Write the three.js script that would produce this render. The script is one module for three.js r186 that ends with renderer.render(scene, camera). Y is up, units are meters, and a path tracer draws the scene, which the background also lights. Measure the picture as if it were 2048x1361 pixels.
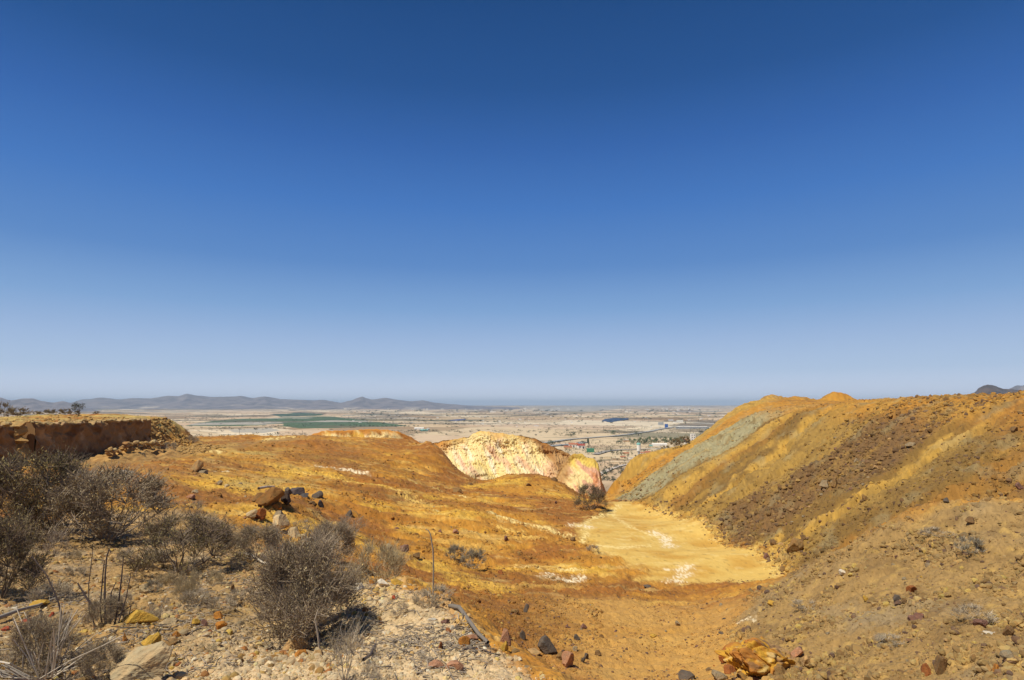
import * as THREE from 'three';
import { mergeGeometries, mergeVertices } from 'three/addons/utils/BufferGeometryUtils.js';

// ---------------------------------------------------------------- camera, sky, sun, exposure
const PITCH = 6.15 * Math.PI / 180, FOC = 1220;            // focal length in pixels of the 2048 x 1361 photograph
const scene = new THREE.Scene();
const camera = new THREE.PerspectiveCamera(2 * Math.atan(680.5 / FOC) * 180 / Math.PI, 1024 / 680, 0.1, 60000);
camera.position.set(0, 0, 0);
camera.rotation.set(PITCH, 0, 0);
scene.add(camera);

const renderer = new THREE.WebGLRenderer({ antialias: true });
renderer.toneMapping = THREE.LinearToneMapping;
renderer.toneMappingExposure = 1.0;
renderer.shadowMap.enabled = true;

// clear desert sky: radiance by elevation only (linear rgb)
const SKY = [
  [-90, .44, .49, .60], [-2, .58, .64, .78], [0, .78, .85, .98], [1.2, .65, .735, .90], [3.1, .455, .59, .79], [5.94, .34, .485, .735], [8.75, .218, .385, .67], [12.9, .110, .258, .575],
  [18.3, .060, .188, .518], [23.45, .036, .131, .41], [28.5, .020, .090, .291], [35.3, .013, .067, .224], [45, .010, .052, .185], [60, .009, .042, .155], [90, .008, .038, .14]];
function skyAt(e) {
  let i = 0; while (i < SKY.length - 2 && e > SKY[i + 1][0]) i++;
  const a = SKY[i], b = SKY[i + 1]; let t = Math.min(1, Math.max(0, (e - a[0]) / (b[0] - a[0])));
  return [1, 2, 3].map(k => a[k] + (b[k] - a[k]) * t);
}
const skyW = 64, skyH = 720, skyData = new Float32Array(skyW * skyH * 4);
for (let j = 0; j < skyH; j++) {
  const e = ((j + .5) / skyH - .5) * 180, c = skyAt(e);
  for (let i = 0; i < skyW; i++) skyData.set([c[0], c[1], c[2], 1], (j * skyW + i) * 4);
}
const skyTex = new THREE.DataTexture(skyData, skyW, skyH, THREE.RGBAFormat, THREE.FloatType);
skyTex.mapping = THREE.EquirectangularReflectionMapping;
skyTex.magFilter = THREE.LinearFilter; skyTex.minFilter = THREE.LinearFilter; skyTex.needsUpdate = true;
scene.background = skyTex; scene.environment = skyTex;

const SUN = new THREE.Vector3(-.40, .86, .32).normalize();
const sun = new THREE.DirectionalLight(new THREE.Color(1, .94, .81), 5.0);
sun.position.copy(SUN).multiplyScalar(120); sun.target.position.set(0, 0, -30);
sun.position.add(sun.target.position);
sun.castShadow = true; sun.shadow.mapSize.set(4096, 4096);
Object.assign(sun.shadow.camera, { left: -70, right: 70, top: 70, bottom: -70, near: 1, far: 300 });
scene.add(sun, sun.target);
scene.fog = new THREE.FogExp2(new THREE.Color(.64, .82, 1.0), 6.6e-5);

// ---------------------------------------------------------------- numbers: random, noise, pixels
function RNG(s) { s |= 0; return () => { s = s + 0x6D2B79F5 | 0; let t = Math.imul(s ^ s >>> 15, 1 | s); t = t + Math.imul(t ^ t >>> 7, 61 | t) ^ t; return ((t ^ t >>> 14) >>> 0) / 4294967296; }; }
const PERM = new Uint8Array(512); { const r = RNG(77), p = [...Array(256).keys()]; for (let i = 255; i > 0; i--) { const j = Math.floor(r() * (i + 1)); [p[i], p[j]] = [p[j], p[i]]; } for (let i = 0; i < 512; i++) PERM[i] = p[i & 255]; }
const G2 = []; for (let i = 0; i < 16; i++) G2.push([Math.cos(i * Math.PI / 8), Math.sin(i * Math.PI / 8)]);
function n2(x, y) {                                          // gradient noise, about -0.7 .. 0.7
  const X = Math.floor(x), Y = Math.floor(y), fx = x - X, fy = y - Y, a = X & 255, b = Y & 255;
  const u = fx * fx * fx * (fx * (fx * 6 - 15) + 10), v = fy * fy * fy * (fy * (fy * 6 - 15) + 10);
  const g = (i, j, dx, dy) => { const q = G2[PERM[PERM[(a + i) & 255] + ((b + j) & 255)] & 15]; return q[0] * dx + q[1] * dy; };
  const p = g(0, 0, fx, fy), q = g(1, 0, fx - 1, fy), r = g(0, 1, fx, fy - 1), s = g(1, 1, fx - 1, fy - 1);
  return p + u * (q - p) + v * (r - p) + u * v * (p - q - r + s);
}
const fbm = (x, y, o = 4, g = .5) => { let s = 0, a = 1; for (let i = 0; i < o; i++) { s += a * n2(x, y); x = x * 2.03 + 17.3; y = y * 2.03 - 9.1; a *= g; } return s; };
const G3D = [[1, 1, 0], [-1, 1, 0], [1, -1, 0], [-1, -1, 0], [1, 0, 1], [-1, 0, 1], [1, 0, -1], [-1, 0, -1], [0, 1, 1], [0, -1, 1], [0, 1, -1], [0, -1, -1], [1, 1, 0], [-1, 1, 0], [0, -1, 1], [0, -1, -1]];
function n3(x, y, z) {
  const X = Math.floor(x), Y = Math.floor(y), Z = Math.floor(z), fx = x - X, fy = y - Y, fz = z - Z, f = t => t * t * t * (t * (t * 6 - 15) + 10), u = f(fx), v = f(fy), w = f(fz);
  const g = (i, j, k) => { const q = G3D[PERM[PERM[PERM[(X + i) & 255] + ((Y + j) & 255)] + ((Z + k) & 255)] & 15]; return q[0] * (fx - i) + q[1] * (fy - j) + q[2] * (fz - k); };
  const l = (a, b, t) => a + t * (b - a);
  return l(l(l(g(0, 0, 0), g(1, 0, 0), u), l(g(0, 1, 0), g(1, 1, 0), u), v), l(l(g(0, 0, 1), g(1, 0, 1), u), l(g(0, 1, 1), g(1, 1, 1), u), v), w) * .8;
}
const fbm3 = (x, y, z, o = 3) => { let s = 0, a = 1; for (let i = 0; i < o; i++) { s += a * n3(x, y, z); x *= 2.1; y *= 2.1; z *= 2.1; a *= .5; } return s; };
const clamp = (v, a = 0, b = 1) => v < a ? a : v > b ? b : v;
const sm = (a, b, v) => { const t = clamp((v - a) / (b - a)); return t * t * (3 - 2 * t); };
const mix = (a, b, t) => a + (b - a) * t;
const CP = Math.cos(PITCH), SP = Math.sin(PITCH);
function at(px, py, D) { const a = (px - 1024) / FOC, b = (py - 680.5) / FOC, k = D / (CP + b * SP); return [a * k, (SP - b * CP) * k, -D]; }
const L = hex => { const c = new THREE.Color(hex); return [c.r, c.g, c.b]; };            // sRGB hex to linear
const A = (hex, k = .85) => L(hex).map(v => v * k);                                      // what the eye sees in full sun, as a base colour
const PLAIN_Y = -60;

// ---------------------------------------------------------------- names
const taken = {};
function numbered(n) { if (!(n in taken)) { taken[n] = 0; return n; } taken[n]++; return n + '_' + String(taken[n]).padStart(3, '0'); }
function tag(o, label, category, group, kind) { if (label) o.userData.label = label; if (category) o.userData.category = category; if (group) o.userData.group = group; if (kind) o.userData.kind = kind; return o; }
function shadows(o) { o.traverse(m => { if (m.isMesh) { m.castShadow = true; m.receiveShadow = true; } }); return o; }
function put(o, name) { o.name = numbered(name); scene.add(o); return shadows(o); }
function structure(name, geo, mat, label) { const m = new THREE.Mesh(geo, mat); put(m, name); tag(m, label, name.replace(/_/g, ' ').split(' ').slice(-1)[0], null, 'structure'); return m; }

// ---------------------------------------------------------------- terrain: control points read off the place, thin-plate surface through them
const CTRL = [];
const c_ = (px, py, D) => CTRL.push(at(px, py, D));
const w_ = (x, y, D) => CTRL.push([x, y, -D]);
// the gravel shoulder where the camera stands
w_(0, -1.65, 0.6); w_(-1, -1.62, .8); w_(1, -1.66, .8); w_(-3, -1.7, 1.2); w_(2.6, -1.75, 1.2); w_(0, -1.68, 2); w_(-2, -1.7, 2.2); w_(1.8, -1.8, 2.2); w_(-5, -1.75, 2.5); w_(4, -1.75, 2.2);
c_(0, 1361, 4.4); c_(300, 1361, 4.4); c_(700, 1361, 4.2); c_(940, 1361, 4.4);
c_(200, 1280, 5.4); c_(450, 1280, 5.7); c_(600, 1290, 6.0); c_(780, 1270, 5.7); c_(900, 1290, 5.2); c_(960, 1275, 5.5); c_(1050, 1352, 4.6);
c_(700, 1185, 7.2); c_(770, 1170, 7.6); c_(830, 1168, 7.5); c_(890, 1205, 6.6);
c_(0, 1180, 7.4); c_(150, 1180, 7.9); c_(360, 1145, 9.2); c_(500, 1150, 9.0); c_(560, 1130, 9.6);
c_(0, 1080, 10.5); c_(215, 1085, 11); c_(60, 1075, 11.2); c_(420, 1060, 13); c_(300, 1040, 13.5); c_(470, 1055, 14);
// hollow behind the shoulder, towards the pit floor
w_(.95, -3.4, 7.4); w_(.4, -3.5, 8.6); w_(-.6, -3.4, 10.2); w_(-2, -3.45, 11.6); w_(-3.6, -3.1, 12.4); w_(1.3, -3.2, 6.2); w_(1.5, -2.7, 5.2); w_(1.6, -2.35, 4.4);
// pit floor
c_(1060, 1330, 10.2); c_(1100, 1305, 11.0); c_(1200, 1340, 10.4); c_(1300, 1361, 10.0); c_(1400, 1340, 10.2); c_(1200, 1250, 13.4); c_(1330, 1250, 13.4); c_(1440, 1250, 13.0); c_(1000, 1230, 13.4); c_(900, 1190, 14.2); c_(860, 1150, 16);
c_(1050, 1160, 17.6); c_(1200, 1165, 17.8); c_(1300, 1172, 17.9); c_(1420, 1175, 17.8); c_(1520, 1165, 17.9); c_(1190, 1110, 21); c_(1300, 1110, 21.2); c_(1400, 1110, 21.2); c_(1480, 1110, 21);
c_(1280, 1060, 25.2); c_(1200, 1040, 27.6); c_(1330, 1045, 27); c_(1300, 1012, 31.4); c_(1235, 1006, 32.5); c_(1180, 1018, 31); c_(1130, 1030, 28.5);
// ochre hillside left of the floor
c_(1000, 1140, 19); c_(950, 1110, 20.4); c_(1080, 1090, 22.4); c_(800, 1090, 19.6); c_(720, 1120, 15.2); c_(700, 1050, 21); c_(640, 1080, 17.2); c_(540, 1075, 16.0);
c_(620, 1010, 20.5); c_(560, 1000, 18.4); c_(510, 1010, 17.6); c_(650, 990, 24); c_(480, 1000, 20); c_(600, 950, 30.5); c_(500, 950, 28); c_(700, 945, 34); c_(800, 965, 33.5); c_(900, 1020, 26); c_(820, 1010, 27); c_(1000, 1040, 25.2); c_(960, 1000, 32); c_(880, 985, 33.5);
c_(1000, 988, 36); c_(940, 968, 40); c_(1060, 1000, 34); c_(1100, 988, 37); c_(400, 960, 24); c_(330, 965, 21); c_(250, 975, 18.5); c_(330, 930, 27); c_(420, 925, 31); c_(150, 935, 24.5); c_(210, 950, 21);
c_(60, 960, 20); c_(0, 985, 17.5); c_(0, 930, 24); c_(80, 925, 26.5);
c_(300, 908, 32.5); c_(230, 917, 29.5); c_(400, 905, 34.5); c_(380, 885, 42); c_(450, 882, 46); c_(540, 900, 40); c_(700, 900, 44); c_(800, 910, 44); c_(860, 930, 42);
// its crest, and the hidden far side
c_(400, 873, 49); c_(470, 873, 50); c_(560, 873, 51.5); c_(640, 876, 52.5); c_(720, 877, 53); c_(820, 882, 53); c_(870, 889, 50.5); c_(888, 906, 48.5); c_(906, 928, 46.5); c_(925, 947, 44.5); c_(760, 886, 49); c_(840, 898, 48.5); c_(790, 884, 51); c_(840, 889, 51.5); c_(800, 881, 54); c_(760, 877.5, 54.5); c_(820, 883, 55); c_(862, 898, 53); w_(-7.4, -5.0, 53.5); w_(-9, -4.6, 57);
for (const px of [420, 560, 700, 830]) { const p = at(px, 880, 60); CTRL.push([p[0], -5.4, p[2]]); }
w_(-6, -6.8, 53); w_(-4.4, -7.2, 50); w_(-3.2, -7.0, 47.5); w_(-2.2, -6.6, 52); w_(-5, -8, 58); w_(0, -7.4, 55);
// saddle mound and the gully mouth
c_(970, 964, 42.5); c_(1010, 953, 43.5); c_(1060, 950, 43.5); c_(1100, 957, 42.5); c_(1130, 972, 40.5); c_(1150, 1000, 36); w_(1.3, -6.6, 49); w_(3.0, -6.6, 48);
c_(1212, 999, 39); c_(1180, 1000, 38.5); c_(1160, 996, 40); c_(1200, 1002, 40); w_(5.7, -6.7, 44); w_(4.8, -6.3, 43.5); w_(6.6, -7.0, 45); c_(1222, 1001, 37.5); w_(9.0, -8.6, 52); w_(7.9, -7.6, 48.5); c_(1220, 994, 42); w_(7.2, -6.5, 44); w_(8.0, -11, 62); w_(6, -8.6, 54);
// the long spoil heap on the right: foot, face, crest, top
c_(1260, 1002, 34); c_(1300, 975, 35.2); c_(1370, 1035, 28.2); c_(1450, 1083, 23.4); c_(1540, 1110, 20.8); c_(1590, 1140, 18.6);
c_(1350, 960, 32); c_(1300, 960, 36.5); c_(1380, 905, 36.2); c_(1480, 1000, 25); c_(1550, 950, 26); c_(1700, 1000, 19.6); c_(1700, 900, 23); c_(1900, 900, 19); c_(1900, 985, 16.4); c_(1600, 1050, 21.2); c_(1450, 900, 33); c_(1420, 960, 29.6); c_(1600, 890, 27.6); c_(2048, 900, 16.8); c_(1800, 950, 19.8);
c_(1430, 872, 37); c_(1470, 848, 37.4); c_(1500, 832, 36.8); c_(1540, 824, 35.6); c_(1600, 832, 29.8); c_(1600, 822, 34); c_(1700, 820, 27.2); c_(1800, 809, 24.6); c_(1900, 801, 22.4); c_(2048, 801, 19.4);
c_(2048, 803, 23); c_(2048, 800, 28); c_(1950, 801, 26); c_(1850, 805, 29); c_(2048, 797, 42); w_(24, .3, 22); w_(30, .4, 24); w_(32, .4, 16); c_(1560, 816, 48); c_(1600, 813, 48); c_(1700, 812, 47); c_(1800, 809, 46); c_(1900, 803, 45); c_(2000, 800, 44); c_(1750, 812, 42); c_(1850, 806, 38); c_(1950, 800, 40); c_(1560, 819, 43); c_(1700, 810, 38); c_(1800, 803, 36); c_(1900, 796, 36); c_(2048, 795, 34); c_(2048, 796, 50); c_(1900, 797, 55); c_(1800, 804, 56); c_(1700, 809, 56); c_(1600, 811, 56);
// its far end that runs down to the valley
c_(1480, 812, 54); c_(1465, 828, 53); c_(1440, 848, 52); c_(1400, 878, 52); c_(1345, 906, 53); c_(1300, 917, 54); c_(1255, 938, 53); c_(1228, 968, 49); c_(1218, 988, 44); c_(1290, 950, 46); c_(1340, 930, 46); c_(1400, 895, 45); c_(1260, 975, 41);
w_(12, -9.5, 63); w_(17, -7.5, 64); w_(21, -4.0, 63); w_(9, -12, 66);
// right-hand gravel mound in front
c_(1540, 1178, 14.8); c_(1595, 1152, 13.7); c_(1650, 1116, 13); c_(1740, 1068, 12.8); c_(1850, 1018, 12.3); c_(1950, 1004, 11.6); c_(2048, 998, 10.8);
c_(1500, 1250, 11.6); c_(1480, 1300, 10.4); c_(1460, 1361, 8.8); c_(1600, 1250, 10.3); c_(1700, 1250, 9.2); c_(1700, 1361, 7); c_(1600, 1361, 7.8); c_(1850, 1200, 9); c_(2000, 1200, 8.1); c_(2048, 1100, 9.4); c_(1850, 1100, 10.8); c_(2048, 1361, 5); c_(1900, 1361, 5.7); c_(1900, 1300, 6.6);
w_(7.6, -4.3, 16.0); w_(9.4, -3.9, 14.8); w_(10.8, -3.3, 13.4); w_(6.4, -4.75, 17); w_(11.4, -1.9, 10.2); w_(13.6, -1.2, 13); w_(9, -1.5, 7); w_(13, -.6, 9); w_(16, .3, 13); w_(7, -1.5, 4); w_(14, -.4, 5);
w_(2.4, -3.0, 6.0); w_(1.9, -3.4, 7.4); w_(3.0, -2.7, 5.2); w_(2.6, -2.15, 3.6); w_(2.6, -3.7, 8.4);
// outside the frame
w_(-12, -1.8, 5); w_(-14, -2.2, 12); w_(-20, -2.4, 20); w_(-22, -2.4, 26); w_(-19.4, -2.42, 27); w_(-19.2, -2.45, 31); w_(-22, -2.5, 36); w_(-26, -2.4, 30); w_(-30, -2.6, 45); w_(-40, -3, 55); w_(-24, -2.0, 10); w_(30, .5, 30); w_(20, .35, 18); w_(18, .3, 15); w_(45, .2, 45); w_(60, 0, 60); w_(-26, -3, 52);
const NC = CTRL.length;
const cu = new Float64Array(NC), cv = new Float64Array(NC), wt = new Float64Array(NC + 3);
const RS = 1.15;
for (let i = 0; i < NC; i++) { const [x, , z] = CTRL[i], r = Math.hypot(x, z); cu[i] = Math.atan2(x, -z) * 1.4; cv[i] = Math.log(r) * RS; }
{ // solve
  const N = NC + 3, M = []; for (let i = 0; i < N; i++) M.push(new Float64Array(N + 1));
  for (let i = 0; i < NC; i++) {
    for (let j = 0; j < NC; j++) { const d = (cu[i] - cu[j]) ** 2 + (cv[i] - cv[j]) ** 2; M[i][j] = d > 1e-12 ? .5 * d * Math.log(d) : 0; }
    M[i][i] += 2e-5; M[i][NC] = M[NC][i] = 1; M[i][NC + 1] = M[NC + 1][i] = cu[i]; M[i][NC + 2] = M[NC + 2][i] = cv[i]; M[i][N] = CTRL[i][1];
  }
  for (let k = 0; k < N; k++) {
    let p = k; for (let i = k + 1; i < N; i++) if (Math.abs(M[i][k]) > Math.abs(M[p][k])) p = i;
    [M[k], M[p]] = [M[p], M[k]];
    for (let i = k + 1; i < N; i++) { const f = M[i][k] / M[k][k]; if (f) for (let j = k; j <= N; j++) M[i][j] -= f * M[k][j]; }
  }
  for (let k = N - 1; k >= 0; k--) { let s = M[k][N]; for (let j = k + 1; j < N; j++) s -= M[k][j] * wt[j]; wt[k] = s / M[k][k]; }
}
function smoothBase(x, z) {
  const u = Math.atan2(x, -z) * 1.4, r = Math.hypot(x, z), v = Math.log(Math.max(r, .5)) * RS;
  let s = wt[NC] + wt[NC + 1] * u + wt[NC + 2] * v;
  for (let i = 0; i < NC; i++) { const d = (u - cu[i]) * (u - cu[i]) + (v - cv[i]) * (v - cv[i]); if (d > 1e-12) s += wt[i] * .5 * d * Math.log(d); }
  return s;
}
// the terrace behind the earth wall
const WALL_X = -19.4, WALL_A = 25.0, WALL_B = 33.0;
function plateauMask(x, D) {
  let e = WALL_X - .25 - x;                                   // metres inside the terrace
  if (D > 33.4) e = Math.min(e, WALL_X + 1.1 - x) - Math.max(0, D - 33.4) * .05;
  const far = 40.5 + clamp((WALL_X - x) * .9, 0, 16) - D;
  const wide = D > 33.2 ? 2.4 : .35;
  if (D > 24.05 && D < 24.95) return sm(-.9, 1.1, e);
  return Math.min(sm(0, wide, e), sm(0, 4, far));
}
function base(x, z) {
  const D = -z, r = Math.hypot(x, z);
  let h = smoothBase(x, z);
  const pm = plateauMask(x, D);
  if (pm > 0) {
    const top = -.70 + .28 * Math.exp(-(((x + 25.5) / 3.6) ** 2 + ((D - 37) / 3.6) ** 2)) + .10 * fbm(x * .3, z * .3, 3) - .012 * Math.max(0, D - 30);
    h = mix(h, top, pm);
  }
  // small spoil mounds on top of the right-hand heap, at its far end
  for (const [mx, mD, mh, mr] of HUMPS) { const d = ((x - mx) ** 2 + (D - mD) ** 2) / (mr * mr); if (d < 6) h += mh * Math.exp(-d); }
  if (r > 68) h = mix(h, -3, sm(68, 84, r)) - Math.max(0, r - 68) * .62 * sm(68, 74, r);
  return Math.max(h, PLAIN_Y - 3);
}
const HUMPS = [[23.9, 57, 1.05, 1.5], [26.6, 58, 1.05, 1.7], [28.2, 58.5, .55, 1.3], [30.4, 58.5, 1.25, 1.2], [31.6, 58, .75, 1.1], [34.5, 59, .35, 2.6], [31, 43, .2, 1.2], [12.6, 52, .5, 2.0]];

// ---------------------------------------------------------------- where a line of sight of the photograph meets the ground
function hit(px, py, from = 3) {
  let a = from, b;
  const f = D => { const p = at(px, py, D); return p[1] - base(p[0], p[2]); };
  for (b = from; b < 72; b *= 1.012) { if (f(b) < 0) break; a = b; }
  for (let i = 0; i < 14; i++) { const m = (a + b) / 2; if (f(m) < 0) b = m; else a = m; }
  const p = at(px, py, (a + b) / 2); return [p[0], p[2]];
}
const line = pts => pts.map(p => hit(p[0], p[1], p[2]));
function segDist(x, z, P) { let m = 1e9; for (let i = 0; i < P.length - 1; i++) { const [ax, az] = P[i], [bx, bz] = P[i + 1], dx = bx - ax, dz = bz - az, t = clamp(((x - ax) * dx + (z - az) * dz) / (dx * dx + dz * dz + 1e-9)); const d = Math.hypot(x - ax - t * dx, z - az - t * dz); if (d < m) m = d; } return m; }
function inside(x, z, P) { let c = false; for (let i = 0, j = P.length - 1; i < P.length; j = i++) { const [xi, zi] = P[i], [xj, zj] = P[j]; if ((zi > z) !== (zj > z) && x < (xj - xi) * (z - zi) / (zj - zi) + xi) c = !c; } return c; }
function zone(P) { const Q = [...P, P[0]]; let x0 = 1e9, x1 = -1e9, z0 = 1e9, z1 = -1e9; for (const [x, z] of P) { x0 = Math.min(x0, x); x1 = Math.max(x1, x); z0 = Math.min(z0, z); z1 = Math.max(z1, z); } return (x, z, pad = 4) => { if (x < x0 - pad || x > x1 + pad || z < z0 - pad || z > z1 + pad) return -pad; const d = segDist(x, z, Q); return inside(x, z, P) ? d : -d; }; }   // metres inside (+) or outside (-)

const shoulderZ = zone([[-9, 1], [-30, 1], [-30, -9], [-13, -11.5], ...line([[60, 1040], [210, 1030], [330, 1022], [440, 1030], [500, 1075], [560, 1118], [660, 1150], [740, 1160]]), ...line([[825, 1172], [895, 1212], [955, 1278], [1040, 1352]]), [.9, -3.6], [1.5, -2], [1.5, 1]]);
const moundZ = zone([...line([[1500, 1345], [1492, 1290], [1475, 1240], [1520, 1190], [1545, 1168], [1600, 1142], [1655, 1112], [1745, 1070], [1855, 1021], [1950, 1006], [2046, 1001]]), [12, -11], [14, -5], [8, 1], [1.5, 1], [1.6, -3], [2.2, -6.5]]);
const pondZ = zone(line([[1152, 1050], [1200, 1032], [1238, 1004], [1262, 1004], [1370, 1034], [1450, 1083], [1530, 1104], [1583, 1146], [1540, 1163], [1450, 1166], [1360, 1170], [1280, 1160], [1290, 1140], [1225, 1118], [1190, 1096], [1165, 1075]]));
const heapFootPts = line([[1222, 1000], [1262, 1003], [1370, 1036], [1450, 1085], [1535, 1108], [1590, 1148]]);
const heapZ = zone([...heapFootPts, [7.4, -16.4], [9.6, -14.4], [11.2, -12.6], [13, -9], [60, -9], [70, -70], [20, -72], [12, -64], [8, -56], [7.4, -46]]);
const trackZ = line([[130, 935], [240, 922], [330, 913], [420, 900], [500, 886], [590, 878]]);
// pale mineral streaks and salt crusts: line, half width in metres, kind
const STREAKS = [
  [line([[590, 893], [680, 897], [760, 902], [830, 905]]), 3.4, 'rust'], [line([[640, 915], [720, 918]]), 2.2, 'deep'], [line([[560, 952], [610, 945], [660, 952]]), 1.3, 'yellow'], [line([[420, 975], [470, 965], [520, 985]]), 1.6, 'yellow'], [line([[640, 1005], [720, 1015], [800, 1035]]), 1.2, 'rust'], [line([[840, 1000], [930, 1008], [1010, 1016]]), 1.1, 'rust'], [line([[320, 975], [370, 985], [420, 1000]]), 1.2, 'deep'], [line([[280, 960], [340, 985]]), 1.0, 'rust'],
  [line([[960, 975], [1000, 962], [1030, 960]]), 1.2, 'yellow'], [line([[1040, 1190], [1110, 1215], [1060, 1250]]), .9, 'deep'], [line([[960, 1200], [1000, 1230], [1040, 1270]]), .8, 'deep'], [line([[860, 1130], [930, 1160], [1000, 1180]]), .8, 'yellow'], [line([[1150, 1225], [1250, 1240], [1330, 1230]]), .8, 'floorB'],
  [line([[600, 945], [655, 958], [720, 968], [800, 984], [832, 1004]]), .42, 'pale'],
  [line([[870, 1019], [905, 1022], [960, 1023], [1010, 1039], [1050, 1050], [1095, 1058], [1135, 1072]]), .30, 'cream'],
  [line([[1000, 1055], [1040, 1066], [1075, 1078]]), .25, 'pale'],
  [line([[640, 934], [672, 938], [700, 942], [722, 946]]), .42, 'salt'],
  [line([[545, 930], [580, 940], [640, 948], [690, 958]]), .6, 'yellow'],
  [line([[820, 962], [880, 981], [940, 996]]), .14, 'cream'],
  [line([[1036, 1137], [1085, 1139], [1168, 1143]]), .13, 'cream'],
  [line([[1092, 1150], [1115, 1162], [1150, 1160], [1165, 1155]]), .22, 'salt'],
  [line([[1165, 1085], [1172, 1062], [1176, 1042], [1222, 1026], [1240, 1010]]), .16, 'cream'],
  [line([[1150, 1052], [1172, 1054]]), .35, 'salt'],
  [line([[1222, 1028], [1262, 1056], [1305, 1072], [1330, 1078]]), .16, 'cream'],
  [line([[1305, 1066], [1332, 1076], [1342, 1096]]), .28, 'salt'],
  [line([[1378, 1134], [1372, 1148], [1350, 1164]]), .27, 'salt'],
  [line([[1335, 1139], [1358, 1141]]), .16, 'salt'],
  [line([[1195, 1092], [1240, 1097], [1290, 1092]]), .20, 'cream'],
  [line([[530, 881], [560, 876], [592, 873]]), .45, 'cream'],
  [line([[1488, 1243], [1505, 1248]]), .10, 'salt'],
  [line([[430, 905], [440, 908]]), .35, 'cream'], [line([[430, 943], [455, 948]]), .18, 'salt'],
  [line([[480, 975], [560, 960], [600, 968]]), .55, 'grey'], [line([[490, 905], [520, 908]]), .7, 'grey'],
];
const COL = {
  ochre: A('#c0862c', .86), rust: A('#a66a24', .82), yellow: A('#dcae40', .88), deep: A('#8f5e20', .80), cream: A('#f0d488'), pale: A('#e9c062'), salt: A('#f6e4bc', .84), greyish: A('#b99f5c'),
  pond: A('#dcb65e', .86), pondO: A('#cf9f44', .84), floorB: A('#c6984e', .86), gravel: A('#d6b98c'), gravelY: A('#cda658'), gravelG: A('#b9a07a'),
  heap: A('#ad8840', .74), heapY: A('#c89c44', .78), heapO: A('#8f6d32', .70), heapG: A('#aaa078', .78), heapB: A('#84623a', .70), heapR: A('#a07230', .78), mound: A('#b08c52', .74), moundG: A('#a88f66', .73), moundD: A('#8a6a3c', .68), litter: A('#b0894e', .74), litterD: A('#8f6e42', .68)
};
const mixc = (a, b, t) => [a[0] + (b[0] - a[0]) * t, a[1] + (b[1] - a[1]) * t, a[2] + (b[2] - a[2]) * t];
// stripes of different spoil down the heap's face, by the distance along it
const STRIPES = [[9, 'heapO'], [13, 'heapO'], [15.2, 'heapB'], [16.6, 'heapR'], [18.0, 'heapO'], [19.3, 'heap'], [19.9, 'heapY'], [20.4, 'heapO'], [21.4, 'heapB'], [24.6, 'heapB'], [26.0, 'heap'], [27.6, 'heap'], [28.4, 'heapY'], [29.1, 'heapO'], [30.2, 'heapR'], [31.2, 'heapY'], [32.2, 'heap'], [33.0, 'heapO'], [33.8, 'heapG'], [36.8, 'heapG'], [37.8, 'heapY'], [40, 'ochre'], [44, 'heapY'], [48, 'ochre'], [52, 'heapY'], [58, 'ochre'], [80, 'ochre']];
function stripe(s) { let i = 0; while (i < STRIPES.length - 2 && s > STRIPES[i + 1][0]) i++; const a = STRIPES[i], b = STRIPES[i + 1]; return mixc(COL[a[1]], COL[b[1]], sm(.25, .75, (s - a[0]) / (b[0] - a[0]))); }
const heapS = (x, z) => { const D = -z; return D + .10 * (x - 11) * clamp((30 - D) / 8, -1, 1.4) + fbm(D * .35 + 3, x * .09, 3) * 1.1 + fbm(x * 1.1 + 30, z * 1.1, 4) * .6 + fbm(x * .3 + 70, z * .3, 2) * 1.5; };
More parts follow.
